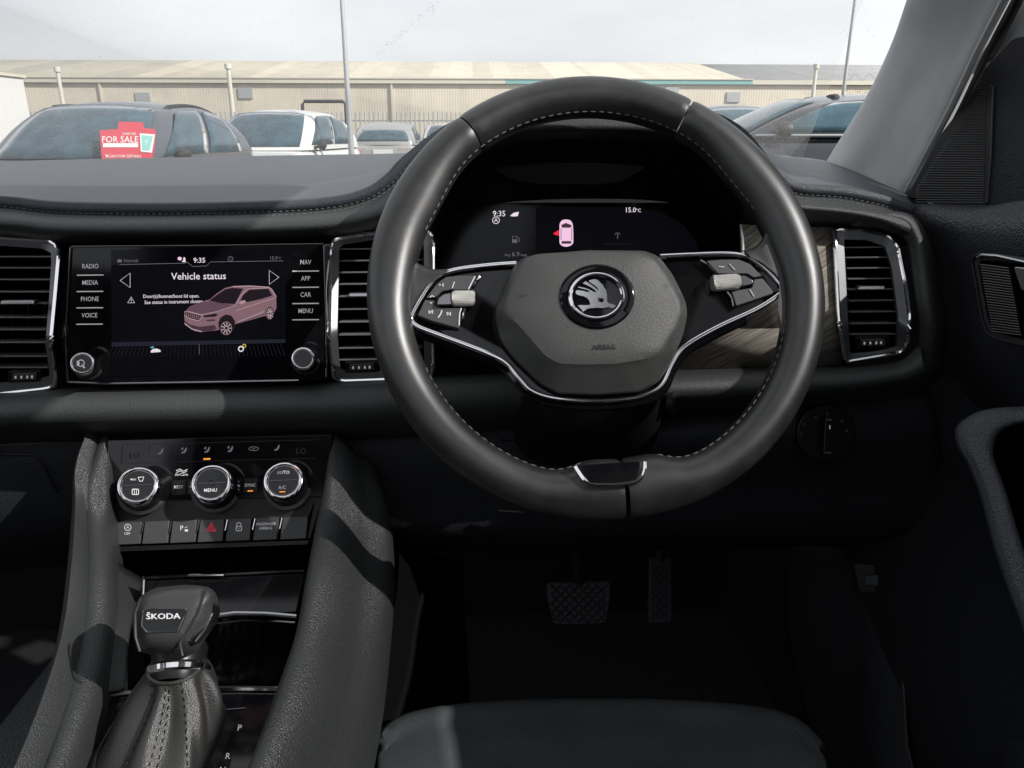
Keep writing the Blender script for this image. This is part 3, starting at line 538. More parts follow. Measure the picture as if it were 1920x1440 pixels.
c.line(Z(400, 177, 860, 167, 893, 163, 925, 191, 1025, 187, 1055, 158, 1580, 150), 1.0, TS, h, 'lit_dim')
c.line([(373, 645), (374, 664)], .9, TS, h, 'lit_dim')
c.text('Vehicle status', *zz(970, 262), 18.5, TS, h, 'lit_white', sl=-.012, w=1.0); c.text('9:35', *zz(975, 148), 13.5, TS, h, 'lit_white', sl=-.012); c.text('Normal', *zz(483, 149), 8.6, TS, h, 'lit_dim', sl=-.012); c.text('15.0', *zz(1508, 130), 9, TS, h, 'lit_dim', sl=-.012); c.text('°C', *zz(1550, 131), 6, TS, h, 'lit_dim')
c.text('Door(s)/bonnet/boot lid open.', *zz(772, 405), 9.2, TS, h, 'lit_white', sl=-.008, w=.93); c.text('See status in instrument cluster.', *zz(792, 446), 9.2, TS, h, 'lit_white', sl=-.02, w=.93)
c.line(Z(404, 291, 476, 238, 476, 343), 1.1, TS, h, 'lit_white', True); c.line(Z(1478, 218, 1547, 268, 1478, 320), 1.1, TS, h, 'lit_white', True)
c.line(Z(484, 410, 458, 452, 508, 452), 1.1, TS, h, 'lit_white', True); c.text('!', *zz(484, 438), 9, TS, h, 'lit_white')
c.line([zz(*p) for p in circ(1199, 136, 17)], 1.1, TS, h, 'lit_dim', True); c.line(Z(1199, 126, 1199, 137, 1205, 140), .8, TS, h, 'lit_dim')
c.flat(Z(383, 148, 392, 138, 408, 138, 418, 148, 418, 160, 383, 161), TS, h, 'lit_dim')
c.flat([zz(*p) for p in circ(833, 134, 15, 13)], TS, h, 'lit_pink'); c.flat([zz(*p) for p in circ(866, 138, 8, 14)], TS, h, 'lit_white'); c.flat([zz(*p) for p in circ(864, 154, 15, 6)], TS, h, 'lit_white')
c.flat(Z(623, 800, 640, 785, 665, 781, 685, 788, 697, 797, 694, 806, 626, 811), TS, h, 'lit_white'); c.flat(Z(618, 772, 640, 764, 650, 772, 632, 782), TS, h, 'lit_teal')
c.line([zz(*p) for p in circ(1274, 784, 17)], 2.2, TS, h, 'lit_white', True); c.line([zz(*p) for p in circ(1298, 762, 11)], 1.5, TS, h, 'lit_yellow', True)
# picture of a car on the screen
h1, h2, h3, h4 = .0011, .0013, .0015, .0017
c.flat(Z(866, 545, 880, 505, 905, 478, 960, 455, 1010, 440, 1055, 425, 1100, 385, 1160, 345, 1215, 332, 1340, 328, 1470, 338, 1492, 348, 1528, 405, 1530, 490, 1500, 545, 1440, 548, 1240, 605, 1110, 648, 1060, 655, 990, 662, 940, 655, 870, 610), TS, h1, 'carA')
c.flat(Z(880, 505, 905, 478, 960, 455, 1045, 440, 1230, 470, 1180, 490, 1080, 520, 985, 535, 905, 520), TS, h2, 'carB'); c.line(Z(900, 515, 985, 538, 1100, 515, 1235, 470), 1.2, TS, h3, 'carC')
c.flat(Z(1045, 437, 1110, 388, 1160, 355, 1210, 345, 1290, 350, 1230, 462, 1130, 455), TS, h2, 'carE'); c.flat(Z(1255, 462, 1290, 395, 1335, 358, 1470, 350, 1500, 400, 1420, 425), TS, h2, 'carE')
c.line(Z(1215, 335, 1340, 331, 1475, 340, 1495, 355, 1528, 408), 1.3, TS, h3, 'carF'); c.line(Z(1235, 470, 1275, 400, 1320, 352, 1470, 345), 1.4, TS, h3, 'carC'); c.line(Z(1240, 508, 1400, 455, 1525, 415), 1.4, TS, h3, 'carC'); c.flat(Z(1255, 455, 1275, 436, 1305, 435, 1312, 450, 1275, 464), TS, h3, 'carC')
c.flat(Z(870, 515, 895, 518, 975, 540, 992, 552, 970, 580, 905, 562, 870, 542), TS, h3, 'carD'); c.line(Z(868, 515, 900, 518, 985, 541, 995, 552, 970, 583, 905, 565, 870, 545), .9, TS, h4, 'carF', True)
for i in range(7): c.line(Z(885+i*14, 522+i*4, 882+i*14, 548+i*4), .6, TS, h4, 'carC')
c.flat(Z(1000, 545, 1090, 530, 1110, 535, 1090, 552, 1010, 556), TS, h3, 'carE'); c.flat(Z(1020, 575, 1085, 570, 1090, 583, 1030, 585), TS, h3, 'carD')
c.flat(Z(868, 580, 905, 608, 975, 625, 1085, 612, 1100, 640, 1060, 655, 990, 660, 930, 648, 875, 610), TS, h3, 'carD'); c.line(Z(868, 600, 920, 640, 990, 660), 1.6, TS, h4, 'carF')
c.flat(Z(1110, 600, 1125, 560, 1165, 535, 1205, 545, 1230, 580, 1235, 625, 1210, 665, 1120, 660), TS, h3, 'carE'); c.line(Z(1245, 600, 1440, 535, 1470, 520), 1.8, TS, h4, 'carG'); c.line(Z(1250, 592, 1440, 515), 1.0, TS, h4, 'carF')
for cx, cy, rx, ry in ((1168, 635, 50, 57), (1482, 530, 30, 48)):
    c.flat([zz(*p) for p in circ(cx, cy, rx, ry)], TS, .0019, 'carE'); c.line([zz(*p) for p in circ(cx, cy, rx*.78, ry*.8)], .8, TS, .0021, 'carC', True)
    for k in range(9): a = 6.283*k/9; c.line([zz(cx+rx*.2*math.cos(a), cy+ry*.2*math.sin(a)), zz(cx+rx*.74*math.cos(a), cy+ry*.76*math.sin(a))], 1.6, TS, .0021, 'carF')
c.build('display', unit, merge=False)
for lx, sx, names, y0, dy in ((168.5, 1, ('RADIO', 'MEDIA', 'PHONE', 'VOICE'), 499.5, 30.7), (573, 1, ('NAV', 'APP', 'CAR', 'MENU'), 492, 30.4)):
    for i, s_ in enumerate(names):
        x = lx+(.8 if lx < 300 else 0)*(1.5-i)*.6; y = y0+i*dy; c = MB(); c.prism(roundp(par(x, y+1, 50, 25, -.008), 3), TS, 0, .0003, 'piano'); c.text(s_, x, y, 12.2, TS, .0006, 'print_glow', sl=-.01, w=.84); c.line([(x-25, y+16.5), (x+25, y+16)], 2.0, TS, .0006, 'print_glow'); c.build('menu_button', unit)
def knob(F, cx, cy, r0, r1, hh, parent, name, face=None, off=(0, 0), knmat='satin_black'):
    b = F.q(cx+off[0], cy+off[1], 0); ax = (F.q(cx, cy, hh)-b); sc = (F.q(cx+10, cy, hh)-F.q(cx, cy, hh)).length/10; L_ = ax.length
    m = MB(); m.lathe(b, ax, [(r0*1.18*sc, 0), (r0*1.18*sc, .001), (r0*sc, .0015), (r0*sc*.98, L_*.8)], knmat, 40)
    for k in range(60): # knurling
        pass
    o = m.build(name, parent); 
    m = MB(); t_ = Vector(b)+ax
    m.lathe(Vector(b), ax, [(r0*sc*.985, L_*.74), (r1*1.08*sc, L_*.93), (r1*1.05*sc, L_*.975), (r1*sc*.98, L_), (r1*sc*.92, L_*1.005), (r1*sc*.86, L_*.985), (r1*sc*.83, L_*.96), (r1*sc*.83, L_*.97)], 'chrome', 44); m.build('chrome_ring', o)
    m = MB(); m.lathe(Vector(b), ax, [(r1*sc*.83, L_*.965), (0, L_*.965)], 'piano', 40); m.build('face', o); return o, Pl(Vector(b)+ax*.985, ax)
k1, F1 = knob(TS, 154, 681, 23, 20, .02, unit, 'volume_knob', off=(12, 6)); c = MB(); c.line(circ(152, 681, 6), 1.8, F1, .0004, 'print_glow', True); c.flat([(144, 676), (149, 679), (149, 684), (144, 687)], F1, .0004, 'print_glow'); c.flat([(152, 681), (160, 689), (157, 691)], F1, .0004, 'print_glow'); c.build('symbol', k1)
k2, F2 = knob(TS, 568, 672, 23, 20, .02, unit, 'tuning_knob', off=(6, 5))

# lower padded bar under the fascia
cl = [(-220, 748, 762, 800, 832, 850), (0, 742, 756, 786, 806, 826), (120, 735, 750, 782, 804, 822), (300, 730, 746, 778, 802, 820), (500, 726, 742, 774, 802, 820), (620, 722, 738, 772, 800, 818), (760, 714, 730, 765, 795, 815), (950, 708, 722, 752, 780, 800), (1150, 703, 716, 742, 765, 785), (1300, 699, 712, 736, 752, 770), (1480, 694, 706, 728, 744, 760), (1600, 692, 702, 720, 738, 754), (1690, 682, 690, 706, 722, 740), (1730, 650, 662, 690, 712, 736)]
YY = (.728, .705, .697, .722, .77); m = MB(); m.surf([[P(c_[0], c_[j+1], YY[j]) for c_ in cl] for j in range(5)], 'dash_skin', 6, 5); m.build('lower_padded_bar', D, solid=.004, ang=60)
# right end of the dash, curving down round the vent
m = MB(); m.surf([[P(x, y, Y) for x, y, Y in r_] for r_ in (
  [(1600, 425, .748), (1668, 432, .748), (1698, 452, .745), (1708, 500, .735), (1716, 560, .722), (1722, 600, .718), (1720, 650, .722), (1706, 678, .73), (1640, 692, .735)],
  [(1640, 398, .738), (1700, 408, .74), (1725, 445, .735), (1738, 500, .727), (1748, 560, .715), (1756, 605, .71), (1752, 660, .715), (1740, 700, .72), (1690, 720, .725)],
  [(1660, 395, .77), (1712, 402, .77), (1740, 445, .77), (1758, 500, .765), (1768, 560, .76), (1775, 610, .755), (1772, 670, .76), (1758, 712, .765), (1700, 740, .77)])], 'dash_skin', 5, 5); m.build('end_roll', D, solid=.006, ang=60)

# ------------------------------------------------------------------ instrument cluster
ic = MB(); CF = Pl(P(1090, 440, .862), (0, -.97, .24))
arch_f = [(795, 520), (790, 470), (795, 420), (808, 370), (850, 318), (940, 270), (1110, 255), (1285, 270), (1372, 325), (1400, 400), (1400, 440), (1396, 480), (1380, 560)]
arch_b = [(822, 520), (820, 480), (822, 440), (840, 405), (870, 385), (980, 372), (1110, 368), (1230, 372), (1320, 390), (1370, 420), (1385, 440), (1388, 480), (1380, 560)]
ic.surf([[P(x, y, .768) for x, y in arch_f], [P(x*.5+a*.5, y*.5+b*.5, .81) for (x, y), (a, b) in zip(arch_f, arch_b)], [CF.q(x, y, .002) for x, y in arch_b]], 'hood_black', 5, 4)
clus = ic.build('instrument_cluster', D, solid=.003, ang=60)
m = MB(); m.prism([(800, 560), (800, 380), (1400, 380), (1400, 560)], CF, -.01, 0, 'screen_glass'); m.build('glass', clus)
m = MB(); 
for i in range(13): y = 425+i*9; m.tube([P(786, y+6, .79), P(822, y-8+i*1.2, .845)], .0022, 'matt_black', 6)
m.build('ribbed_side', clus)
m = MB(); HP = Pl(P(1065, 330, .80), (0, -.75, -.66)); m.prism(roundp([(925, 318), (1010, 310), (1120, 309), (1209, 316), (1165, 340), (1120, 346), (1000, 344), (965, 338)], 6), HP, 0, .003, 'button_grey'); m.build('hood_sensor_panel', clus)
m = MB(); m.tube([P(1388, 420, .742), P(1392, 445, .74), P(1394, 475, .735)], .0012, 'satin_chrome', 6); m.build('edge_strip', clus)
m = MB(); h = .0006; m.flat(roundp([(1005, 388), (1200, 388), (1203, 470), (1005, 470)], 3), CF, .0003, 'lit_navy')
m.flat([(1200, 395), (1240, 398), (1280, 420), (1306, 455), (1312, 490), (1204, 490)], CF, .0003, 'lit_navy')
m.text('9:35', 936, 401, 15, CF, h, 'lit_white', w=.95); m.text('15.0', 1182, 394, 13, CF, h, 'lit_white', w=.95); m.text('°C', 1197, 395, 9, CF, h, 'lit_white')
m.flat([(956, 405), (963, 399), (973, 397), (971, 405), (964, 406)], CF, h, 'lit_white'); m.line(circ(930, 413, 6.3), 1.2, CF, h, 'lit_white', True); m.text('A', 930, 413, 10, CF, h, 'lit_white')
m.line(rect(961, 443, 969, 455), 1.3, CF, h, 'lit_dim', True); m.flat(rect(961, 449, 969, 455), CF, h, 'lit_dim'); m.line([(971, 445), (974, 447), (973, 454)], 1.1, CF, h, 'lit_dim')
m.text('6.9', 967, 477, 12, CF, h, 'lit_dim'); m.text('Avg', 951, 478, 7, CF, h, 'lit_dim'); m.text('mpg', 982, 478, 7, CF, h, 'lit_dim')
m.line([(945, 464), (985, 463)], .8, CF, h, 'lit_faint'); m.line([(1158, 438), (1158, 448)], 1.3, CF, h, 'lit_dim'); m.line([(1153, 440), (1155, 437), (1161, 437), (1163, 440)], 1, CF, h, 'lit_dim'); m.line([(1130, 458), (1185, 457)], .7, CF, h, 'lit_faint')
m.flat(roundp([(1049, 420), (1053, 413), (1061, 411), (1070, 413), (1074, 420), (1075, 438), (1075, 456), (1070, 461), (1061, 463), (1053, 461), (1049, 456), (1049, 438)], 3), CF, h, 'lit_pink')
m.flat([(1052, 422), (1061, 418), (1072, 422), (1070, 427), (1054, 427)], CF, .0009, 'carD'); m.flat([(1053, 452), (1071, 452), (1071, 457), (1053, 457)], CF, .0009, 'carD'); m.line([(1052, 428), (1052, 450)], 1.2, CF, .0009, 'carB'); m.line([(1072, 428), (1072, 450)], 1.2, CF, .0009, 'carB')
m.flat([(1037, 438), (1046, 432), (1049, 432), (1049, 442), (1042, 441)], CF, h, 'lit_red')
for i in range(16): m.line([(850+i*5, 500-i*1.5), (866+i*5, 478-i*.6)], .6, CF, .0003, 'lit_faint')
m.build('readout', clus, merge=False)

# ------------------------------------------------------------------ lower dash, glovebox, light switch
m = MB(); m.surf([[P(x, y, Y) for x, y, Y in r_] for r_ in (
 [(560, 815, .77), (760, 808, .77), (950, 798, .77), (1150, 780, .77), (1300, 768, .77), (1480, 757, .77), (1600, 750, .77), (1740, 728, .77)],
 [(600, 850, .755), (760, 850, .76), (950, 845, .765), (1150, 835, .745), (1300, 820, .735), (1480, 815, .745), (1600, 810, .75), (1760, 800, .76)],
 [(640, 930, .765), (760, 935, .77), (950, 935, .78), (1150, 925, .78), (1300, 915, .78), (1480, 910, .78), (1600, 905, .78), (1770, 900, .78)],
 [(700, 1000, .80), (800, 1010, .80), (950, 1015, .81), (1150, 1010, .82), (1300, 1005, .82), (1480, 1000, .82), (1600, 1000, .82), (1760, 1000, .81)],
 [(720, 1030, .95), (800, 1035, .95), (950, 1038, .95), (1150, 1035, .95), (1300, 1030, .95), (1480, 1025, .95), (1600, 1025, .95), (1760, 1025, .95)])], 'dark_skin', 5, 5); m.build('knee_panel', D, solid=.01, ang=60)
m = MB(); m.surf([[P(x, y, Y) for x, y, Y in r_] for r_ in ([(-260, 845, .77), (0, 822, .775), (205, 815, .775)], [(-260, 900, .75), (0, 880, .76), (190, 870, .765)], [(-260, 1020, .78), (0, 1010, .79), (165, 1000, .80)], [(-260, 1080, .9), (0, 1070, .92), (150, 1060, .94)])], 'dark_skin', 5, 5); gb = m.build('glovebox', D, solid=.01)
m = MB(); m.tube([P(-60, 852, .752), P(20, 852, .755), P(60, 852, .758), P(80, 868, .758), P(108, 925, .765)], .001, 'satin_black', 6); m.build('lid_edge', gb)
for pts in ([(938, 825), (972, 828)], [(935, 957), (985, 960)]):
    m = MB(); m.tube([P(pts[0][0], pts[0][1], .765), P(pts[1][0], pts[1][1], .765)], .0018, 'satin_black', 8, flat=.5); m.build('panel_clip', D)
LS = Pl(P(1553, 815, .742), (0, -.96, .28)); m = MB(); m.prism(circ(1550, 812, 56, 54), LS, -.008, .002, 'satin_black'); ls = m.build('light_switch', D, bevel=.002)
m = MB(); m.prism(roundp([(1547, 784), (1562, 784), (1560, 853), (1543, 853)], 5), LS, .002, .012, 'satin_black'); m.line([(1548, 790), (1545, 848)], 1.2, LS, .0125, 'satin_chrome'); m.flat(par(1554, 787, 11, 3), LS, .0125, 'satin_chrome'); m.flat(par(1552, 849, 13, 3.5), LS, .0125, 'satin_chrome'); m.flat(par(1556, 801, 2, 7), LS, .0125, 'print_glow'); m.build('rotary_grip', ls)
m = MB()
for x, y in ((1503, 813), (1508, 795), (1530, 783), (1552, 775), (1580, 790), (1588, 808)): m.text('o', x, y, 8, LS, .0024, 'lit_faint'); m.line([(x-4, y-1), (x-1, y-1)], 1, LS, .0024, 'lit_faint')
m.build('symbols', ls)

# ------------------------------------------------------------------ climate panel and switch row
CP = Pl(P(410, 922, .692), (0, -.93, .37)); 
def z1(x, y): return (140+x/3.097, 780+y/3.097)
Z1 = lambda *a: [z1(a[i], a[i+1]) for i in range(0, len(a), 2)]
m = MB(); m.prism(Z1(192, 140, 1492, 105, 1440, 470, 178, 500), CP, -.02, 0, 'piano'); cp = m.build('climate_panel', D, bevel=.0008)
m = MB(); h = .0006
m.line(Z1(275, 168, 1410, 138), .7, CP, h, 'lit_faint'); m.line(Z1(270, 275, 1395, 245), .7, CP, h, 'lit_faint'); m.line(Z1(275, 168, 270, 275), .7, CP, h, 'lit_faint'); m.line(Z1(432, 168, 430, 238, 560, 235), .7, CP, h, 'lit_faint')
m.text('LO', *z1(345, 232), 15, CP, h, 'lit_faint', sl=-.03); m.text('LO', *z1(1315, 205), 15, CP, h, 'lit_faint', sl=-.03)
def seat(x, y, dot, mm='lit_dim'):
    m.flat(Z1(x+8, y-14, x+16, y-18, x+12, y+2, x+4, y+14, x-14, y+18, x-16, y+10, x-2, y+6), CP, h, mm)
    if dot: m.flat([z1(*p) for p in circ(x-10, y-12, 5)], CP, h, mm); m.line(Z1(x-20, y-8, x-4, y-2), .8, CP, h, mm)
for x, y, d_ in ((500, 205, 0), (636, 200, 1), (770, 196, 1), (905, 192, 1), (1175, 184, 0)): seat(x, y, d_)
m.flat(Z1(748, 245, 788, 244, 788, 254, 748, 255), CP, h, 'lit_orange'); m.line([z1(*p) for p in circ(1040, 190, 28, 11)], 1, CP, h, 'lit_dim', True); m.line(Z1(1030, 192, 1048, 188), 1, CP, h, 'lit_dim')
m.line(Z1(588, 318, 612, 308, 632, 320, 655, 310), 1.3, CP, h, 'print_glow'); m.line(Z1(592, 328, 614, 318, 632, 330, 652, 320), 1.3, CP, h, 'print_glow'); m.text('AirCare', *z1(620, 340), 7.5, CP, h, 'print_glow', sl=-.03); m.build('symbols', cp, merge=False)
for x0, y0, x1, y1, tx, led in ((560, 372, 650, 455, 'REST', 'lit_faint'), (975, 360, 1068, 445, 'SYNC', 'lit_orange')):
    m = MB(); m.prism(roundp(Z1(x0+6, y0+4, x1, y0, x1-6, y1, x0, y1+6), 1.5), CP, 0, .0014, 'satin_black'); m.text(tx, *z1((x0+x1)/2-2, (y0+y1)/2), 8.2, CP, .002, 'print_glow', sl=-.03); m.flat(par(*z1((x0+x1)/2-2, y1-10), 10, 2.2, -.03), CP, .002, led); m.build('button', cp, bevel=.0005)
for x0, x1, y in ((655, 690, 410), (935, 970, 405)):
    m = MB(); m.prism(roundp(Z1(x0, y-42, x1, y-43, x1-4, y+45, x0-2, y+46), 1), CP, 0, .0012, 'satin_black'); m.flat([z1(*p) for p in circ((x0+x1)/2, y, 7)], CP, .0018, 'lit_dim'); m.line(Z1((x0+x1)/2, y-28, (x0+x1)/2, y-18), 1, CP, .0018, 'lit_dim'); m.line(Z1((x0+x1)/2, y+18, (x0+x1)/2, y+28), 1, CP, .0018, 'lit_dim'); m.build('fan_button', cp)
for (x, y), tx in zip(((368, 400), (795, 388), (1212, 372)), (('', ''), ('', 'MENU'), ('AUTO', 'A/C'))):
    X_, Y_ = z1(x, y); k, F = knob(CP, X_, Y_, 39, 34, .026, cp, 'temperature_dial' if tx[1] != 'MENU' else 'menu_dial', off=(8, 13)); c = MB(); h = .0004
    if tx[0]: c.text(tx[0], X_, Y_-14, 8.5, F, h, 'print_glow', sl=-.03)
    if tx[1]: c.text(tx[1], X_-2, Y_+14, 9, F, h, 'print_glow', sl=-.03)
    c.line([(X_-25, Y_+1), (X_+25, Y_-.6)], .8, F, h, 'lit_dim')
    if tx[1] == 'A/C': c.flat(par(X_-2, Y_+22, 11, 2.2), F, h, 'lit_orange')
    if tx[1] == 'MENU': c.line(circ(X_, Y_, 5), 1, F, h, 'lit_faint', True)
    if not tx[1]:
        c.line(roundp(rect(X_-11, Y_+8, X_+1, Y_+18), 2), 1.3, F, h, 'print_glow', True); c.line([(X_-7, Y_+9), (X_-7, Y_+17)], 1, F, h, 'print_glow'); c.line([(X_-3, Y_+9), (X_-3, Y_+17)], 1, F, h, 'print_glow'); c.text('MAX', X_-9, Y_-10, 5, F, h, 'print_glow'); c.line([(X_, Y_-14), (X_+11, Y_-15), (X_+8, Y_-7), (X_+3, Y_-7)], 1.4, F, h, 'print_glow', True)
        c.line(circ(X_, Y_, 31, a0=-110, a1=-60), 1.2, F, h, 'lit_red')
    elif tx[0]: c.line(circ(X_, Y_, 31, a0=-70, a1=-40), 1.2, F, h, 'lit_orange')
    c.build('symbols', k, merge=False)
m = MB(); m.prism(Z1(176, 500, 1440, 470, 1395, 488, 1362, 572, 1350, 590, 240, 618, 205, 540), CP, -.02, -.0015, 'matt_black'); m.build('surround', cp)
m = MB(); m.prism(Z1(176, 500, 205, 505, 208, 760, 165, 745), CP, -.03, -.001, 'matt_black'); m.build('side_cheek', cp); m = MB(); m.prism(Z1(1395, 488, 1440, 470, 1362, 720, 1355, 700), CP, -.03, -.001, 'matt_black'); m.build('side_cheek', cp)
ex = [(232, 392), (400, 553), (562, 712), (722, 872), (885, 1030), (1045, 1188), (1202, 1358)]
SP = Pl(CP.q(*z1(790, 640), -.001), (0, -.88, .47))
lab = ['OFF', '', 'P', 'tri', 'lock', 'PASSENGER', '']
for i, (x0, x1) in enumerate(ex):
    y0 = 620-(x0-232)*.032; y1 = 620-(x1-232)*.032; sk = -26*(1 if i == 0 else 0)
    m = MB(); m.prism(roundp(Z1(x0+(20 if i == 0 else 8), y0-2, x1-3, y1-2, x1-14, y1+128, x0-(22 if i == 0 else 11), y0+130), 2), SP, -.012, .001, 'button_grey'); sw = m.build('switch_button', D, bevel=.0012)
    c = MB(); cx, cy = z1((x0+x1)/2-4, (y0+y1)/2+48); h = .0018
    if lab[i] == 'OFF': c.line(circ(cx, cy-6, 6), 1.2, SP, h, 'print_glow', True); c.text('A', cx, cy-6, 8, SP, h, 'print_glow'); c.text('OFF', cx-1, cy+6, 6.5, SP, h, 'print_glow')
    elif lab[i] == 'P': c.text('P', cx-4, cy-1, 13, SP, h, 'print_glow'); c.flat(par(cx+5, cy+3, 6, 4), SP, h, 'print_glow'); c.line([(cx+2, cy-2), (cx+7, cy-4)], 1, SP, h, 'print_glow')
    elif lab[i] == 'tri': c.line([(cx, cy-9), (cx-9, cy+6), (cx+9, cy+6)], 1.3, SP, h, 'lit_red', True); c.line([(cx, cy-4), (cx-4.5, cy+3.5), (cx+4.5, cy+3.5)], 1.3, SP, h, 'lit_red', True)
    elif lab[i] == 'lock': c.line(roundp(rect(cx-5, cy-1, cx+5, cy+7), 2), 1.3, SP, h, 'print_glow', True); c.line([(cx-4, cy-1), (cx-4, cy-6), (cx, cy-9), (cx+4, cy-6), (cx+4, cy-1)], 1.3, SP, h, 'print_glow'); c.line([(cx, cy+2), (cx, cy+4)], 1.2, SP, h, 'print_glow')
    elif lab[i] == 'PASSENGER': c.text('PASSENGER', cx, cy-4, 7, SP, h, 'print_glow', sl=-.03); c.text('AIRBAG', cx-1, cy+4, 7, SP, h, 'print_glow', sl=-.03)
    if c.v: c.build('symbol', sw)
    if i: 
        c = MB(); c.tube([SP.q(*z1(x0+4, y0+2), .0022), SP.q(*z1(x0-10, y0+66), .0022)], .0007, 'chrome', 6); c.build('divider', sw)
m = MB(); m.prism(Z1(165, 762, 1360, 722, 1350, 745, 170, 790), SP, -.03, -.002, 'satin_black'); m.build('lower_lip', D)
# ================================================================== STEERING WHEEL
WF = Pl(PD(1121, 543, .63), (0.0, -math.cos(R(28)), math.sin(R(28))))
SW = thing('steering_wheel', WF.q(1121, 543), 'black leather steering wheel with chrome trimmed spokes, turned slightly left', 'steering wheel')
WC = WF.q(1121, 543); wu = Vector((1, 0, 0)); wv = WF.n.cross(wu); wn = WF.n
ROT = R(4.5); Ro, Ri = .1880, .1538
def bump_(a, c, w): d = (a-c+math.pi) % (2*math.pi)-math.pi; return math.exp(-(d/w)**2)
def rim_par(a):                                                 # a: angle in the wheel's own frame, 0 = right, ccw
    ro = Ro-.0012*bump_(a, R(-90), .3); ri = Ri
    ri -= .0150*(1/(1+((((a-R(-90)+math.pi) % (2*math.pi)-math.pi)/.27)**6)))
    for c_, s_ in ((R(12), 1), (R(168), 1)): ri -= .004*bump_(a, c_, .22)
    for c_ in (R(33), R(147)): ri -= .0065*bump_(a, c_, .24)
    return ro, ri
def rim_pt(a, t, k=1.0):                                        # t: angle round the section
    ro, ri = rim_par(a); rc = (ro+ri)/2; rr = (ro-ri)/2*k; hh = .0175*k; A = a+ROT
    e = wu*math.cos(A)+wv*math.sin(A); return WC+e*(rc+rr*math.cos(t))+wn*hh*math.sin(t)
def rim_seg(name, a0, a1, mm, n, lab=None):
    m = MB(); rings = []
    for i in range(n+1):
        f = i/n; a = a0+(a1-a0)*f; k = 1-.05*max(0, 1-min(f, 1-f)*n/1.2)
        rings.append([rim_pt(a, 2*math.pi*j/28, k) for j in range(28)])
    m.loft(rings, mm, cap=True, cap0=True); return m.build(name, SW, ang=50, label=lab)
top0, top1 = R(57.5), R(122.5)
rim_seg('rim', top0+.004, top1-.004, 'leather_rim', 60, 'smooth upper rim section'); 
rl = rim_seg('rim', top1+.004, R(269.4), 'leather_rim', 130, 'rim section on the left'); rim_seg('rim', R(-89.4), top0-.004, 'leather_rim', 130, 'rim section on the right')
def rs(a0, a1, t, n): return [rim_pt(a0+(a1-a0)*i/n, t, 1.025) for i in range(n+1)]
for a0, a1 in ((R(60), R(158)), (R(200), R(258)), (R(282), R(345)), (R(22), R(60))):
    m = MB(); stitches(m, rs(a0, a1, R(160), 240), .0042, .0030, .0005); m.build('stitching', SW, merge=False)
# leather spokes
def spoke(poly, c): 
    m = MB(); o = resamp(poly, c, 80); i1 = [(x+(c[0]-x)*.04, y+(c[1]-y)*.06) for x, y in o]; i2 = [(x+(c[0]-x)*.14, y+(c[1]-y)*.2) for x, y in o]
    m.loft([[WF.q(x, y, -.014) for x, y in o], [WF.q(x, y, -.002) for x, y in o], [WF.q(x, y, .004) for x, y in i1], [WF.q(x, y, .0055) for x, y in i2]], 'leather_rim', cap=True, cap0=True); return m.build('spoke', SW, ang=50)
spoke(roundp([(742, 420), (768, 420), (771, 468), (784, 494), (812, 505), (852, 504), (828, 514), (805, 531), (786, 560), (773, 585), (768, 602), (770, 630), (770, 700), (745, 700), (735, 560)], 3), (764, 545))
spoke(roundp([(1462, 372), (1436, 425), (1430, 448), (1416, 464), (1386, 471), (1398, 478), (1425, 491), (1453, 517), (1469, 540), (1464, 558), (1458, 580), (1458, 640), (1490, 640), (1500, 500)], 3), (1466, 500))
# gloss black hub plate, chrome line
CH = [(968, 494), (925, 497), (880, 502), (850, 507), (826, 516), (806, 533), (788, 560), (774, 585), (771, 600), (784, 613), (822, 628), (868, 645), (912, 662), (948, 680), (972, 708), (996, 732), (1036, 746), (1100, 752), (1160, 750), (1212, 740), (1242, 720), (1260, 682), (1284, 650), (1345, 614), (1418, 580), (1460, 553), (1466, 541), (1450, 518), (1422, 493), (1395, 480), (1360, 476), (1300, 478), (1238, 481)]
chp = spline([Vector((x, y, 0)) for x, y in CH], 6); ch2 = [(p.x, p.y) for p in chp]
cen = (1115, 600); pl = resamp(ch2, cen, 140)
m = MB(); m.loft([[WF.q(x, y, -.022) for x, y in pl], [WF.q(x, y, -.001) for x, y in pl]], 'piano', cap=False, cap0=True)
pin = [(x+(cen[0]-x)*.03, y+(cen[1]-y)*.03) for x, y in pl]; m.add([WF.q(x, y, -.001) for x, y in pl]+[WF.q(x, y, -.003) for x, y in pin], [(i, (i+1) % 140, 140+(i+1) % 140, 140+i) for i in range(140)]+[tuple(range(140, 280))], 'piano'); m.build('hub_plate', SW)
m = MB(); m.tube([WF.q(x, y, .0015) for x, y in ch2], .0021, 'chrome', 10, up=wn, flat=.9); m.build('chrome_line', SW)
low = [(x, y+9) for x, y in ch2 if y > 590]; low.sort(key=lambda p: 0)
m = MB(); m.tube([WF.q(x, y, -.005) for x, y in low], .0045, 'piano', 8, up=wn); m.build('lower_lip', SW)
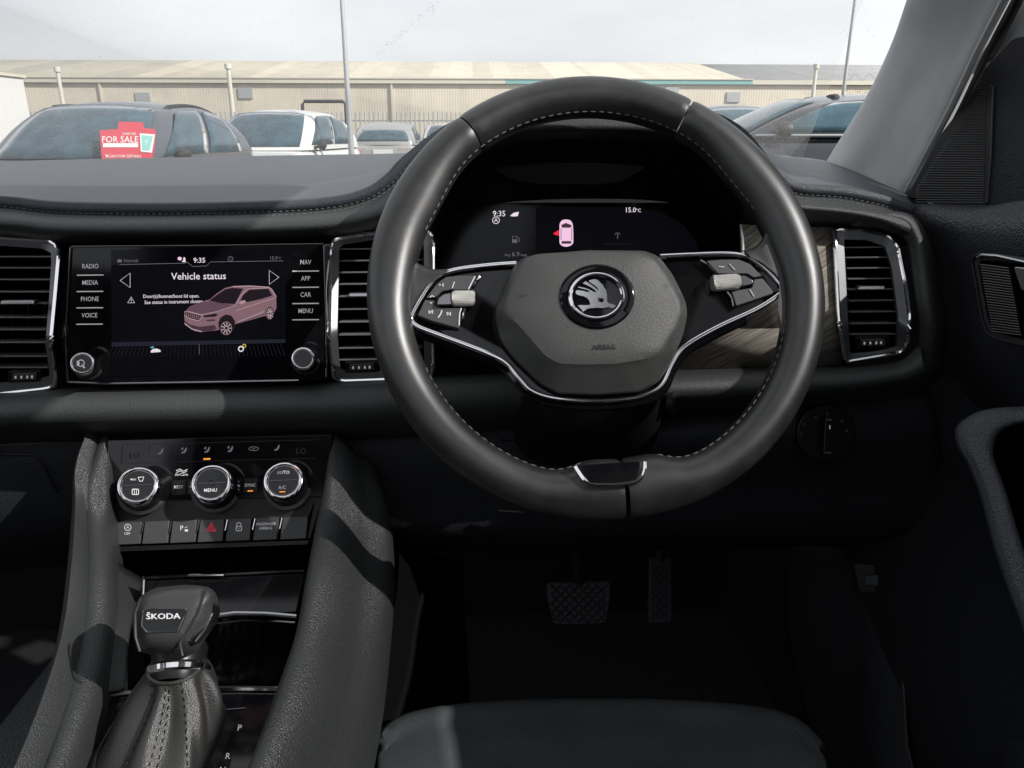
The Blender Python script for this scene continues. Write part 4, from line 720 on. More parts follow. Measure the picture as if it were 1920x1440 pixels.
# airbag cover
B0 = [(972, 487), (1000, 478), (1100, 469), (1210, 470), (1236, 481), (1262, 516), (1286, 566), (1289, 592), (1281, 628), (1262, 672), (1236, 716), (1200, 735), (1120, 741), (1045, 738), (1012, 720), (962, 672), (938, 640), (929, 600), (930, 572), (948, 524)]
Ff = [(984, 484), (1006, 476), (1100, 470), (1200, 472), (1228, 484), (1252, 520), (1274, 560), (1279, 585), (1268, 618), (1240, 664), (1218, 678), (1160, 688), (1100, 690), (1044, 688), (1016, 672), (970, 618), (948, 596), (944, 578), (950, 556), (966, 514)]
ac = (1112, 585); b0 = resamp(roundp(B0, 9), ac, 110); ff = resamp(roundp(Ff, 8), ac, 110)
def sh_(p, k): return [(ac[0]+(x-ac[0])*k, ac[1]+(y-ac[1])*k) for x, y in p]
m = MB(); m.loft([[WF.q(x, y, -.012) for x, y in b0], [WF.q(x, y, .004) for x, y in b0], [WF.q(x, y, .0075) for x, y in [(a*.93+b*.07, c_*.93+d*.07) for (a, c_), (b, d) in zip(b0, ff)]], [WF.q(x, y, .019) for x, y in [(a*.08+b*.92, c_*.08+d*.92) for (a, c_), (b, d) in zip(b0, ff)]], [WF.q(x, y, .0205) for x, y in sh_(ff, .985)], [WF.q(x, y, .0222) for x, y in sh_(ff, .94)], [WF.q(x, y, .0238) for x, y in sh_(ff, .8)], [WF.q(x, y, .0246) for x, y in sh_(ff, .6)], [WF.q(x, y, .0250) for x, y in sh_(ff, .35)]], 'airbag_skin', cap=True)
ab = m.build('airbag_cover', SW, ang=25)
mat('emboss', (.008, .008, .008), .6)
m = MB(); hh = .0256
def wl(x, y): return (1220+x/6.857, 450+y/6.857)
m.text('AIRBAG', 1131.6, 651, 14, WF, .0248, 'emboss', sl=-.02, w=.92); m.text('AIRBAG', 1132.6, 651.6, 14, WF, .0247, 'emboss', sl=-.02, w=.92); m.line([(972, 553), (978, 551), (976, 556), (988, 552)], 1.2, WF, .0246, 'emboss'); m.line([wl(175, 570), wl(200, 590), wl(215, 575), wl(240, 610)], 1, WF, .0246, 'emboss'); m.line([wl(235, 565), wl(262, 565), wl(262, 600)], 1, WF, .0246, 'emboss'); m.build('embossed_lettering', ab)
mat('emblem_chrome', (.85, .85, .86), .2, 1)
# emblem
def e1(x, y): return (1040+x/9.6, 480+y/9.6)
E1 = lambda *a: [e1(a[i], a[i+1]) for i in range(0, len(a), 2)]
EC = e1(765, 730); m = MB(); eo = circ(EC[0], EC[1], 70.5, 61, 64)
m.loft([[WF.q(x, y, .020) for x, y in eo], [WF.q(x, y, .0258) for x, y in eo], [WF.q(x, y, .0268) for x, y in circ(EC[0], EC[1], 66, 57, 64)], [WF.q(x, y, .0262) for x, y in circ(EC[0], EC[1], 53, 46, 64)], [WF.q(x, y, .0255) for x, y in circ(EC[0], EC[1], 44, 38, 64)]], 'piano', cap=True); em = m.build('emblem', SW)
m = MB(); m.tube([WF.q(x, y, .0272) for x, y in circ(EC[0]-1.5, EC[1], 49, 41.5, 64)], .0017, 'chrome', 10, closed=True, up=wn); m.build('chrome_ring', em)
m = MB(); h0, h1 = .0257, .0272
m.prism(E1(390, 690, 370, 640, 400, 610, 520, 625, 600, 650, 690, 665, 680, 685, 600, 668, 560, 660, 530, 640, 640, 645, 600, 615, 420, 570, 430, 545, 520, 565, 610, 590, 700, 640, 780, 660, 700, 600, 620, 545, 540, 510, 500, 490, 555, 450, 600, 475, 700, 545, 790, 620, 810, 625, 760, 565, 700, 520, 610, 445, 650, 425, 720, 412, 780, 430, 870, 520, 930, 620, 945, 700, 950, 820, 975, 850, 1060, 868, 1110, 890, 1060, 925, 990, 945, 985, 915, 900, 940, 760, 935, 650, 940, 580, 950, 510, 1000, 480, 960, 415, 885, 500, 880, 640, 880, 640, 830, 590, 765, 520, 725, 440, 710), WF, h0, h1, 'emblem_chrome')
m.flat([e1(*p) for p in circ(845, 795, 38, 36)], WF, h1+.0003, 'piano'); m.flat([e1(*p) for p in circ(800, 785, 20, 40)], WF, h1+.0002, 'chrome')
m.build('winged_arrow', em, bevel=.0002, seg=1)
# switch pads and rollers
def z2(x, y): return (750+x/6.857, 470+y/6.857)
def z3(x, y): return (1220+x/6.857, 450+y/6.857)
def Zf(f, *a): return [f(a[i], a[i+1]) for i in range(0, len(a), 2)]
def roller(c0, c1, r_, mm, chr0, f):
    a = WF.q(*c0, .004); b = WF.q(*c1, .004); ax = b-a; L_ = ax.length; m = MB(); m.lathe(a, ax, [(0, 0), (r_*.92, 0), (r_, .0015), (r_, L_-.001), (r_*.93, L_), (0, L_)], mm, 28); o = m.build('roller', SW)
    m = MB()
    for k in range(28):
        t = 6.283*k/28; n_ = ax.normalized(); e = n_.orthogonal().normalized(); g_ = n_.cross(e); d = e*math.cos(t)+g_*math.sin(t); m.tube([a+d*r_+n_*.0018, a+d*r_+n_*(L_-.0015)], .0003, mm, 4)
    m.build('knurling', o, merge=False); m = MB(); m.prism(roundp(f, 3), WF, -.002, .0075, 'dark_chrome'); m.build('yoke', o, bevel=.0012)
def pad(polys, f, marks):
    for pi_, p_ in enumerate(polys):
        m = MB(); m.prism(roundp(Zf(f, *p_), 2.5), WF, -.008, .0035, 'button_grey'); o = m.build('switch_pad', SW, bevel=.0012); c = MB()
        for kind, a in marks[pi_]:
            if kind == 'l': c.line(Zf(f, *a), 1.6, WF, .0041, 'print_glow')
            if kind == 'c': c.line(Zf(f, *a), 2.4, WF, .0043, 'chrome')
            if kind == 't': c.text(a[2], *f(a[0], a[1]), a[3], WF, .0041, 'lit_dim')
        if c.v: c.build('symbols', o, merge=False)
pad([(480, 420, 590, 338, 760, 322, 975, 320, 880, 500, 650, 500, 540, 520, 455, 598, 335, 608), (320, 630, 438, 640, 450, 705, 560, 735, 785, 735, 758, 1000, 400, 900, 225, 828)], z2,
    [[('l', (700, 400, 672, 480)), ('c', (965, 330, 880, 495)), ('l', (505, 430, 520, 440, 510, 450)), ('l', (560, 422, 545, 440, 562, 460)), ('l', (385, 600, 410, 578, 440, 592))], [('c', (540, 765, 520, 820, 490, 862)), ('c', (790, 738, 768, 800, 760, 960)), ('l', (375, 765, 375, 810)), ('l', (420, 768, 385, 790, 418, 808, 420, 768)), ('l', (605, 790, 605, 830, 640, 815, 605, 790)), ('l', (648, 790, 648, 835)), ('l', (385, 670, 412, 672))]])
pad([(720, 268, 900, 252, 1130, 250, 1280, 308, 1425, 460, 1325, 482, 1250, 430, 870, 430), (1330, 502, 1440, 488, 1575, 660, 1570, 692, 1100, 850, 1040, 665, 1120, 640, 1300, 612)], z3,
    [[('c', (1010, 305, 1085, 385)), ('t', (912, 345, 'o', 11)), ('l', (880, 340, 945, 345))], [('c', (1275, 635, 1330, 725)), ('t', (1415, 655, '>>', 7)), ('t', (1185, 715, '<', 7))]])
m = MB(); m.tube([WF.q(*z2(1020, 335), .001), WF.q(*z2(985, 380), .002), WF.q(*z2(945, 455), .001)], .0012, 'chrome', 6); m.tube([WF.q(*z2(835, 745), .001), WF.q(*z2(818, 800), .002), WF.q(*z2(808, 880), .001)], .0012, 'chrome', 6)
m.tube(spline([WF.q(*z3(640, 260), .001), WF.q(*z3(740, 320), .002), WF.q(*z3(850, 430), .001)], 4), .001, 'dark_chrome', 6); m.tube(spline([WF.q(*z3(980, 660), .001), WF.q(*z3(1040, 740), .002), WF.q(*z3(1065, 850), .001)], 4), .001, 'dark_chrome', 6); m.build('pad_edge_trim', SW)
roller(z2(668, 620), z2(965, 615), .0062, 'knurl', 0, Zf(z2, 470, 700, 490, 610, 560, 555, 660, 540, 660, 695, 560, 700))
roller(z3(1135, 535), z3(790, 560), .0064, 'knurl', 0, Zf(z3, 1110, 455, 1220, 455, 1320, 510, 1325, 560, 1240, 590, 1120, 600))
# chrome clasp at the bottom of the rim
def z8(x, y): return (1020+x/7.385, 840+y/7.385)
BF = Pl(WF.q(1150, 890, .0190), (wn*1+wv*.18))
m = MB(); m.prism(roundp(Zf(z8, 470, 235, 1340, 180, 1300, 380, 1200, 460, 700, 480, 600, 440, 540, 330), 3), BF, -.02, .0005, 'piano'); cl_ = m.build('rim_clasp', SW, bevel=.0008)
m = MB(); m.tube(spline([BF.q(*z8(x, y), .001) for x, y in ((430, 255), (490, 350), (560, 440), (660, 505), (850, 515), (1050, 508), (1250, 480), (1350, 400), (1390, 300), (1395, 195))], 5), .0017, 'chrome', 8, up=wn); m.build('chrome_edge', cl_)
# steering column behind the wheel
SC = thing('steering_column', P(1110, 800, .72), 'black plastic column shroud below the steering wheel hub', 'steering column')
def ringc(cx, cy, rx, ry, Y, n=28): return [P(cx+rx*math.copysign(abs(math.cos(t))**.6, math.cos(t)), cy+ry*math.copysign(abs(math.sin(t))**.6, math.sin(t)), Y) for t in [2*math.pi*i/n for i in range(n)]]
m = MB(); m.loft([ringc(1112, 660, 120, 90, .66), ringc(1112, 690, 128, 120, .68), ringc(1100, 750, 140, 118, .72), ringc(1095, 770, 140, 118, .84)], 'satin_black', cap=True, cap0=True); m.build('shroud', SC, ang=50)
m = MB(); m.tube([P(985, 600, .69), P(900, 585, .675), P(850, 578, .67)], .008, 'satin_black', 10, flat=.6); m.build('indicator_stalk', SC); m = MB(); m.tube([P(1235, 640, .69), P(1330, 600, .68), P(1380, 560, .675)], .008, 'satin_black', 10, flat=.6); m.build('wiper_stalk', SC)
m = MB(); m.lathe(P(1249, 752, .70), (1, -.25, 0), [(0, -.004), (.013, 0), (.0135, .006), (.009, .009), (0, .008)], 'dark_chrome', 24, mats=['satin_black', 'satin_black', 'chrome', 'satin_black']); m.build('ignition_barrel', SC)
# ================================================================== CENTRE CONSOLE
CC = thing('centre_console', P(400, 1300, .5), 'grained black centre console between the front seats', 'console')
Lr = [ # rows from the dash towards the camera: outer low, outer edge, ridge, inner edge, inner wall low (px, py, Y, dz)
 [(172, 832, .735, -.3), (178, 832, .735, 0), (188, 826, .728, 0), (207, 828, .728, 0), (207, 828, .735, -.08)],
 [(152, 910, .69, -.3), (152, 910, .69, 0), (164, 905, .675, 0), (201, 915, .68, 0), (201, 915, .685, -.08)],
 [(148, 985, .65, -.3), (148, 985, .65, 0), (162, 980, .64, 0), (200, 990, .645, 0), (200, 990, .65, -.08)],
 [(140, 1090, .575, -.3), (140, 1090, .575, 0), (163, 1085, .565, 0), (204, 1095, .57, 0), (204, 1095, .575, -.08)],
 [(128, 1200, .515, -.3), (128, 1200, .515, 0), (155, 1195, .505, 0), (200, 1205, .51, 0), (200, 1205, .515, -.08)],
 [(108, 1300, .46, -.3), (108, 1300, .46, 0), (132, 1295, .45, 0), (182, 1305, .455, 0), (182, 1305, .458, -.08)],
 [(60, 1440, .395, -.3), (60, 1440, .395, 0), (86, 1435, .388, 0), (128, 1445, .39, 0), (128, 1445, .392, -.08)],
 [(10, 1560, .35, -.3), (10, 1560, .35, 0), (38, 1555, .343, 0), (80, 1565, .345, 0), (80, 1565, .348, -.08)]]
def pz(q): p = P(q[0], q[1], q[2]); p.z += q[3]; return p
m = MB(); m.surf([[pz(q) for q in r_] for r_ in Lr], 'console_skin', 5, 5); m.build('side_rail', CC, ang=60, solid=.003, label='left side rail')
Rr = [ # inner wall low, inner edge, ridge, outer shoulder, outer wall, foot
 [(622, 826, .735, -.08), (620, 824, .728, 0), (642, 824, .722, 0), (668, 850, .725, 0), (690, 885, .745, 0), (700, 905, .76, -.1)],
 [(607, 915, .685, -.08), (607, 912, .68, 0), (634, 905, .672, 0), (680, 925, .685, 0), (722, 960, .715, 0), (735, 975, .73, -.14)],
 [(592, 990, .65, -.08), (592, 987, .645, 0), (626, 975, .635, 0), (684, 1000, .655, 0), (735, 1040, .695, 0), (748, 1060, .71, -.18)],
 [(572, 1090, .575, -.08), (573, 1087, .57, 0), (606, 1078, .558, 0), (675, 1105, .585, 0), (738, 1135, .64, 0), (748, 1150, .655, -.2)],
 [(553, 1195, .515, -.08), (554, 1192, .51, 0), (588, 1182, .50, 0), (660, 1210, .53, 0), (730, 1240, .595, 0), (740, 1255, .61, -.2)],
 [(520, 1295, .458, -.08), (521, 1292, .455, 0), (560, 1282, .445, 0), (640, 1310, .475, 0), (718, 1345, .545, 0), (730, 1360, .56, -.2)],
 [(466, 1440, .392, -.08), (468, 1437, .39, 0), (508, 1425, .38, 0), (600, 1450, .415, 0), (695, 1475, .49, 0), (710, 1490, .50, -.2)],
 [(410, 1560, .348, -.08), (412, 1557, .345, 0), (455, 1545, .336, 0), (560, 1570, .37, 0), (670, 1600, .44, 0), (690, 1610, .45, -.2)]]
m = MB(); m.surf([[pz(q)-Vector((.085 if k_ == 5 else 0, 0, 0)) for k_, q in enumerate(r_)] for r_ in Rr], 'console_skin', 6, 5); m.build('side_rail', CC, ang=60, solid=.003, label='right side rail with a broad flank')
zT = P(300, 1300, .475).z; TR = Pl((0, .4, zT), (0, 0, 1))
# gear surround: gloss plate with a chrome line
m = MB(); m.prism([(202, 1300), (236, 1297), (524, 1291), (460, 1480), (110, 1480)], TR, -.01, 0, 'piano'); gp = m.build('gear_surround', CC)
m = MB(); m.tube([TR.q(x, y, .0012) for x, y in ((96, 1520), (146, 1432), (196, 1318), (206, 1304), (236, 1299), (270, 1298))], .0016, 'satin_chrome', 6); m.tube([TR.q(x, y, .0012) for x, y in ((383, 1292), (450, 1291), (522, 1292))], .0019, 'chrome', 6); m.build('chrome_line', gp)
m = MB()
for s_, x, y in (('P', 449, 1365), ('R', 427, 1418), ('N', 417, 1444)): m.text(s_, x, y, 16, TR, .0006, 'print_glow', sk=.18)
m.line([(424, 1330), (460, 1327)], 1.4, TR, .0006, 'satin_chrome'); m.build('letters', gp)
# open bin behind the lever, wireless shelf flap
m = MB(); a = [TR.q(205, 1298, -.002), TR.q(522, 1290, -.002)]; b = [P(250, 1155, .57), P(556, 1150, .57)]; c = [P(265, 1050, .70), P(580, 1035, .70)]
m.loft([a, [p+Vector((0, .01, -.05)) for p in a], [p+Vector((0, .0, -.055)) for p in b], [p+Vector((0, .02, -.04)) for p in c], [p+Vector((0, .04, .06)) for p in c]], 'piano', cap=False, closed=False); m.build('storage_bin', CC, solid=.002)
m = MB(); FL = Pl(P(420, 1110, .60), (0, -.62, .78)); m.prism(roundp([(268, 1085), (572, 1068), (556, 1148), (404, 1158), (262, 1162)], 4), FL, -.006, 0, 'piano'); fl = m.build('bin_flap', CC, bevel=.001)
for pts_, r_, mm, hh_ in ((((410, 1154), (440, 1150), (500, 1151), (556, 1156)), .0021, 'satin_chrome', .002), (((408, 1168), (460, 1162), (553, 1168)), .0013, 'dark_chrome', -.006), (((270, 1082), (268, 1120)), .0012, 'satin_chrome', .002)): m = MB(); m.tube([FL.q(x, y, hh_) for x, y in pts_], r_, mm, 8); m.build('trim_strip', fl)
m = MB(); m.tube([FL.q(352, 1079, .006), FL.q(420, 1078, .006)], .0012, 'chrome', 6); m.tube([FL.q(270, 1084, .003), FL.q(570, 1070, .003)], .0015, 'piano', 6); m.build('flap_edge', fl)
m = MB(); m.surf([[P(207, 1040, .65), P(205, 1180, .53), P(186, 1296, .465)], [P(232, 1062, .655), P(226, 1180, .54), P(206, 1296, .47)], [P(270, 1085, .66), P(245, 1180, .55), P(236, 1290, .478)]], 'console_skin', 4, 3); m.build('inner_wall', CC, solid=.002, label='inner wall of the bin on the left')
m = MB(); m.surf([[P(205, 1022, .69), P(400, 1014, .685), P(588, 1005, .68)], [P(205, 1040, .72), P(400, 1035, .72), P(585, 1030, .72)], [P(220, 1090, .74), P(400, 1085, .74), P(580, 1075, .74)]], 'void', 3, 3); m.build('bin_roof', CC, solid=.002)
m = MB(); m.box((XC, .35, H-.62), .22, .9, .3, 'dark_skin'); m.build('tunnel', CC, bevel=.02)

# ================================================================== GEAR LEVER
GL = thing('gear_lever', TR.q(300, 1420), 'black leather gear lever with gaiter and gloss name badge', 'gear lever')
KC = P(325, 1168, .455)
kx = Vector((1, -.05, -.03)).normalized(); kz = Vector((.05, .22, .97)).normalized(); ky_ = kz.cross(kx); kx = ky_.cross(kz)
KF = Pl(P(330, 1165, .43), (-.02, -.80, .60))
def kring(poly, h, n=64): return [KF.q(x, y, h) for x, y in resamp(poly, (325, 1165), n)]
kb = roundp([(247, 1150), (262, 1118), (290, 1102), (350, 1096), (392, 1100), (406, 1112), (411, 1135), (408, 1165), (390, 1190), (370, 1222), (345, 1233), (300, 1233), (262, 1222), (250, 1190)], 8)
kf = roundp([(264, 1140), (285, 1118), (320, 1108), (380, 1104), (396, 1114), (372, 1165), (346, 1205), (320, 1212), (275, 1208), (262, 1180)], 8)
m = MB(); m.loft([kring(kb, -.045), kring(kb, -.03), kring(kb, -.018), kring([(x*.55+325*.0+a*.45, y*.55+b*.45) for (x, y), (a, b) in zip(resamp(kb, (325, 1165), 64), resamp(kf, (325, 1165), 64))], -.005), kring(kf, .001), kring([(322+(x-322)*.8, 1160+(y-1160)*.8) for x, y in resamp(kf, (325, 1165), 64)], .0035), kring([(322+(x-322)*.4, 1160+(y-1160)*.4) for x, y in resamp(kf, (325, 1165), 64)], .0045)], 'knob_leather', cap=True, cap0=True); kn = m.build('knob', GL, ang=60)
m = MB(); m.tube([KF.q(x, y, .0015) for x, y in ((266, 1120), (254, 1150), (254, 1195), (262, 1222))], .0009, 'matt_black', 5); m.build('seam', kn); m = MB(); m.tube([KF.q(x, y, .0035) for x, y in ((386, 1104), (370, 1150), (350, 1185), (338, 1205), (342, 1230))], .0009, 'matt_black', 5); m.build('seam', kn)
BG = Pl(KF.q(305, 1162, .0044), KF.n); m = MB(); bp_ = roundp([(269, 1146), (290, 1141), (350, 1142), (345, 1160), (334, 1184), (275, 1185), (266, 1175)], 3)
m.prism(bp_, BG, -.006, .0006, 'piano'); m.text('ŠKODA', 305.5, 1156, 15, BG, .0010, 'print_glow', w=1.28, sl=-.02); m.text('ŠKODA', 306.3, 1156, 15, BG, .0011, 'print_glow', w=1.28, sl=-.02); m.build('badge', kn, bevel=.0004)
m = MB(); m.tube([BG.q(x, y, .0006) for x, y in bp_], .0005, 'dark_chrome', 6, closed=True); m.build('badge_rim', kn)
m = MB(); RB = Pl(KF.q(385, 1170, -.006), (.5, -.72, .48)); m.prism(roundp([(398, 1128), (412, 1134), (414, 1150), (402, 1175), (375, 1205), (360, 1212), (352, 1204), (375, 1170)], 5), RB, -.012, .001, 'piano'); m.build('release_button', kn, bevel=.002)
m = MB(); m.tube([RB.q(x, y, .0012) for x, y in ((396, 1130), (374, 1168), (354, 1203))], .0008, 'chrome', 6); m.tube([RB.q(x, y, .0014) for x, y in ((400, 1150), (385, 1180), (366, 1203))], .0007, 'chrome', 6); m.build('button_trim', kn)
nb = P(333, 1262, .44); nt_ = P(338, 1215, .452); m = MB(); m.lathe(nb, nt_-nb, [(.0160, -.006), (.0172, -.002), (.0175, .006), (.018, (nt_-nb).length), (.015, (nt_-nb).length+.005)], 'satin_black', 32); m.build('neck', GL)
m = MB(); m.lathe(nb+Vector((0, 0, -.0015)), nt_-nb, [(.0185, .000), (.0200, .0015), (.0205, .0045), (.0175, .0075)], 'chrome', 36); m.build('collar', GL)
# leather gaiter
topc = nb+Vector((0, -.0005, .0055)); base = [TR.q(x, y, .002) for x, y in ((205, 1500), (175, 1440), (222, 1345), (268, 1308), (330, 1300), (385, 1306), (412, 1322), (418, 1340), (395, 1400), (372, 1450), (350, 1500), (280, 1520))]
bs = spline(base, 14, True); nB = len(bs); ctr = sum(bs, Vector())/nB; rings = []
for j in range(31):
    f = j/30; rg = []
    for i in range(nB):
        a = 2*math.pi*i/nB; p0 = bs[i]; ang = math.atan2(p0.y-ctr.y, p0.x-ctr.x); p1 = topc+Vector((math.cos(ang), math.sin(ang), 0))*.0172
        k = 1-(1-f)**1.7; p = p0*(1-k)+p1*k; p.z = p0.z+(p1.z-p0.z)*f
        s_ = math.sin(math.pi*f); d = Vector((math.cos(ang), math.sin(ang), 0)); w_ = math.sin(ang*7+.6+.5*math.sin(f*2.5))*.0030+math.sin(ang*11+2)*.0012+math.sin(ang*3+f*5)*.0008
        p += d*(.005*s_+w_*s_**.8)+Vector((0, 0, 1))*w_*.5*s_; rg.append(p)
    rings.append(rg)
m = MB(); m.loft(rings, 'boot_leather', cap=False); gt_ = m.build('gaiter', GL, ang=70)
m = MB(); m.tube([p+Vector((0, 0, .0005)) for p in rings[-1]][::4], .0013, 'boot_leather', 8, closed=True); m.build('gathered_top', gt_)
m = MB()
for a_ in (-1.95, -1.55, -1.45, -1.05):
    idx = min(range(nB), key=lambda i: abs(math.atan2(bs[i].y-ctr.y, bs[i].x-ctr.x)-a_)); stitches(m, [rings[j][idx]+Vector((0, -.0008, .0004)) for j in range(31)], .0026, .0022, .00035, 'satin_black')
m.build('stitching', gt_, merge=False)
m = MB(); m.surf([[p+Vector((0, 0, .0004))+(p-ctr)*.06 for p in bs[::6]+[bs[0]]], [p+Vector((0, 0, .003))-(p-ctr)*.02 for p in bs[::6]+[bs[0]]]], 'satin_black', 3, 2); m.build('base_frame', GL, solid=.002)

# ================================================================== PEDALS, SEAT
mat('pedal_rubber', (.02, .02, .022), .6)
def pedal(name, poly, Y, lab, grid, stem):
    F = Pl(P(poly[0][0], 1130, Y), (0, -.85, .5)); t = thing(name, F.q(sum(p[0] for p in poly)/len(poly), 1130), lab, 'pedal'); m = MB(); m.prism(roundp(poly, 10), F, -.012, 0, 'pedal_metal'); m.build('plate', t, bevel=.003)
    xs_ = [p[0] for p in poly]; ys_ = [p[1] for p in poly]; x0, x1, y0, y1 = min(xs_), max(xs_), min(ys_), max(ys_); m = MB(); cx_, cy_ = (x0+x1)/2, (y0+y1)/2
    inside = lambda x, y: x0+7 < x < x1-7 and y0+5 < y < y1-5
    for s_ in (-1, 1):
        for k in range(-14, 15):
            pts = [(cx_+k*17+s_*u_, cy_+u_) for u_ in range(-50, 51, 2)]; pts = [p for p in pts if inside(*p)]
            if len(pts) > 2: m.tube([F.q(*pts[0], .001), F.q(*pts[-1], .001)], .0016, 'pedal_rubber', 5)
    m.build('grip_ribs', t); m = MB(); m.tube([F.q(cx_, y0+8, -.01), F.q(cx_-3, y0-40, -.01)+Vector((0, .04, .08)), P(cx_, y0-90, Y+.15)+Vector((0, 0, .05))], .012, 'satin_black', 8); m.build('arm', t)
pedal('brake_pedal', [(1024, 1092), (1146, 1090), (1146, 1120), (1138, 1172), (1036, 1174), (1024, 1120)], 1.02, 'wide ribbed metal brake pedal in the dark footwell', 1, 1)
pedal('accelerator_pedal', [(1217, 1045), (1261, 1045), (1262, 1170), (1214, 1172)], 1.04, 'narrow ribbed metal accelerator pedal right of the brake', 1, 1)
ST = thing('driver_seat', (.07, .3, .35), 'dark grey leather driver seat cushion at the bottom edge', 'seat')
sr = [[(715, 1400, .57, -.10), (770, 1372, .63, -.08), (900, 1348, .66, -.08), (1110, 1338, .67, -.08), (1320, 1344, .66, -.08), (1470, 1368, .63, -.08), (1535, 1420, .57, -.10)],
      [(712, 1392, .56, -.01), (766, 1362, .61, 0), (900, 1340, .63, 0), (1110, 1333, .64, 0), (1320, 1338, .63, 0), (1468, 1360, .605, 0), (1532, 1400, .56, -.01)],
      [(706, 1440, .53, 0), (762, 1405, .565, 0), (900, 1385, .585, 0), (1110, 1378, .59, 0), (1320, 1384, .585, 0), (1475, 1402, .56, 0), (1545, 1450, .52, 0)],
      [(700, 1560, .44, .012), (760, 1540, .46, 0), (900, 1530, .47, -.008), (1110, 1525, .475, -.01), (1320, 1530, .47, -.008), (1490, 1545, .455, 0), (1570, 1570, .43, .012)],
      [(680, 1900, .24, .02), (760, 1900, .25, 0), (900, 1900, .25, -.01), (1110, 1900, .25, -.01), (1320, 1900, .25, -.01), (1500, 1900, .25, 0), (1620, 1900, .24, .02)]]
m = MB(); m.surf([[pz(q) for q in r_] for r_ in sr], 'seat_leather', 6, 6); m.build('cushion', ST, ang=70, solid=.01)
m = MB(); e = [pz(q) for q in sr[1]]; sl_ = spline([pz((1440, 1352, .62, .0015)), pz((1490, 1378, .585, .0015)), pz((1520, 1420, .545, .0015)), pz((1540, 1470, .51, .002))], 8); stitches(m, sl_, .004, .003, .0006); m.tube(sl_, .0012, 'seat_leather', 5); m.build('seam', ST, merge=False); m = MB(); sl2 = spline([pz((720, 1470, .51, .002)), pz((718, 1420, .545, .001)), pz((745, 1380, .59, .0015))], 8); stitches(m, sl2, .004, .003, .0006); m.build('seam', ST, merge=False)
m = MB(); m.surf([[pz((700, 1700, .36, -.1)), pz((715, 1420, .57, -.1)), pz((1110, 1345, .67, -.1)), pz((1535, 1420, .57, -.1)), pz((1590, 1700, .36, -.1))], [pz((700, 1700, .36, -.25)), pz((715, 1420, .56, -.25)), pz((1110, 1345, .65, -.25)), pz((1535, 1420, .56, -.25)), pz((1590, 1700, .36, -.25))]], 'satin_black', 5, 3); m.build('base', ST, solid=.01)

# ================================================================== WINDSCREEN PILLAR, DOOR
PLR = thing('windscreen_pillar', P(1620, 350, 1.1), 'grey cloth covered windscreen pillar on the right', 'pillar')
pr = [[(1515, 345, 1.24, -.02), (1545, 316, 1.20, 0), (1572, 325, 1.13, 0), (1610, 344, 1.06, 0), (1650, 362, .98, 0), (1688, 376, .93, 0), (1700, 380, .96, -.0)],
      [(1560, 285, 1.20, 0), (1582, 270, 1.14, 0), (1612, 275, 1.06, 0), (1655, 285, .99, 0), (1695, 300, .92, 0), (1722, 312, .88, 0), (1735, 318, .92, 0)],
      [(1622, 185, 1.10, 0), (1636, 170, 1.03, 0), (1668, 172, .96, 0), (1710, 178, .90, 0), (1750, 186, .84, 0), (1782, 198, .81, 0), (1795, 205, .85, 0)],
      [(1668, 90, .98, 0), (1682, 80, .93, 0), (1716, 82, .87, 0), (1755, 84, .82, 0), (1800, 86, .77, 0), (1832, 92, .74, 0), (1846, 96, .78, 0)],
      [(1700, 0, .88, 0), (1712, -5, .84, 0), (1745, -4, .79, 0), (1790, -4, .745, 0), (1840, -4, .70, 0), (1880, 0, .67, 0), (1894, 3, .71, 0)],
      [(1740, -120, .77, 0), (1750, -125, .74, 0), (1785, -125, .69, 0), (1835, -125, .65, 0), (1895, -125, .61, 0), (1940, -120, .59, 0), (1955, -115, .62, 0)]]
m = MB(); m.surf([[pz(q) for q in r_] for r_ in pr], 'pillar_cloth', 6, 7); m.build('trim', PLR, ang=60, solid=.01)
m = MB(); m.tube([pz((q[5][0]+2, q[5][1]+2, q[5][2]-.003, 0)) for q in pr], .004, 'pillar_cloth', 8); m.build('edge_piping', PLR)
DR = thing('driver_door', (.5, .4, H-.3), 'black driver door with handle recess, speaker grille and armrest', 'door')
m = MB(); m.surf([[P(x, y, Y) for x, y, Y in r_] for r_ in ([(1682, 395, 1.0), (1700, 340, .985), (1790, 185, .92), (1880, 0, .80), (1930, -110, .72)], [(1700, 410, .90), (1740, 345, .89), (1820, 190, .85), (1915, 10, .74), (1960, -100, .68)])], 'satin_black', 5, 4); m.build('door_seal', DR, solid=.01)
MT = Pl(PX(1780, 300, .50), (-.97, -.25, 0)); 
m = MB(); m.prism(roundp([(1682, 400), (1720, 330), (1795, 215), (1850, 120), (1900, 70), (1990, 60), (1990, 400), (1850, 402)], 12), MT, -.03, 0, 'dark_skin'); mt = m.build('mirror_trim', DR, bevel=.006)
m = MB(); m.prism(roundp([(1698, 370), (1760, 255), (1830, 165), (1862, 160), (1858, 280), (1848, 388), (1800, 393), (1750, 390), (1735, 378)], 6), MT, 0, .003, 'matt_black'); sp = m.build('tweeter_grille', DR, bevel=.0015)
m = MB(); inq = [(1715, 372), (1850, 165)]
for i in range(46):
    y = 172+i*4.6; xl_ = max(1712, 1832-(y-172)*.66); m.tube([MT.q(xl_+6, y, .0034), MT.q(1850-(y-172)*.03, y+1, .0034)], .0006, 'button_grey', 4)
m.build('ribs', sp, merge=False); m = MB(); m.tube([MT.q(x, y, .004) for x, y in ((1740, 380), (1770, 390), (1800, 394), (1840, 391), (1850, 380), (1858, 290), (1862, 165), (1858, 160))], .0009, 'button_grey', 5); m.build('grille_edge', mt)
m = MB(); m.prism([(1848, 128), (1880, 95), (1930, 60), (1990, 60), (1990, 0), (1905, 0), (1875, 40)], MT, -.03, -.02, 'pillar_cloth'); m.build('window_frame', DR)
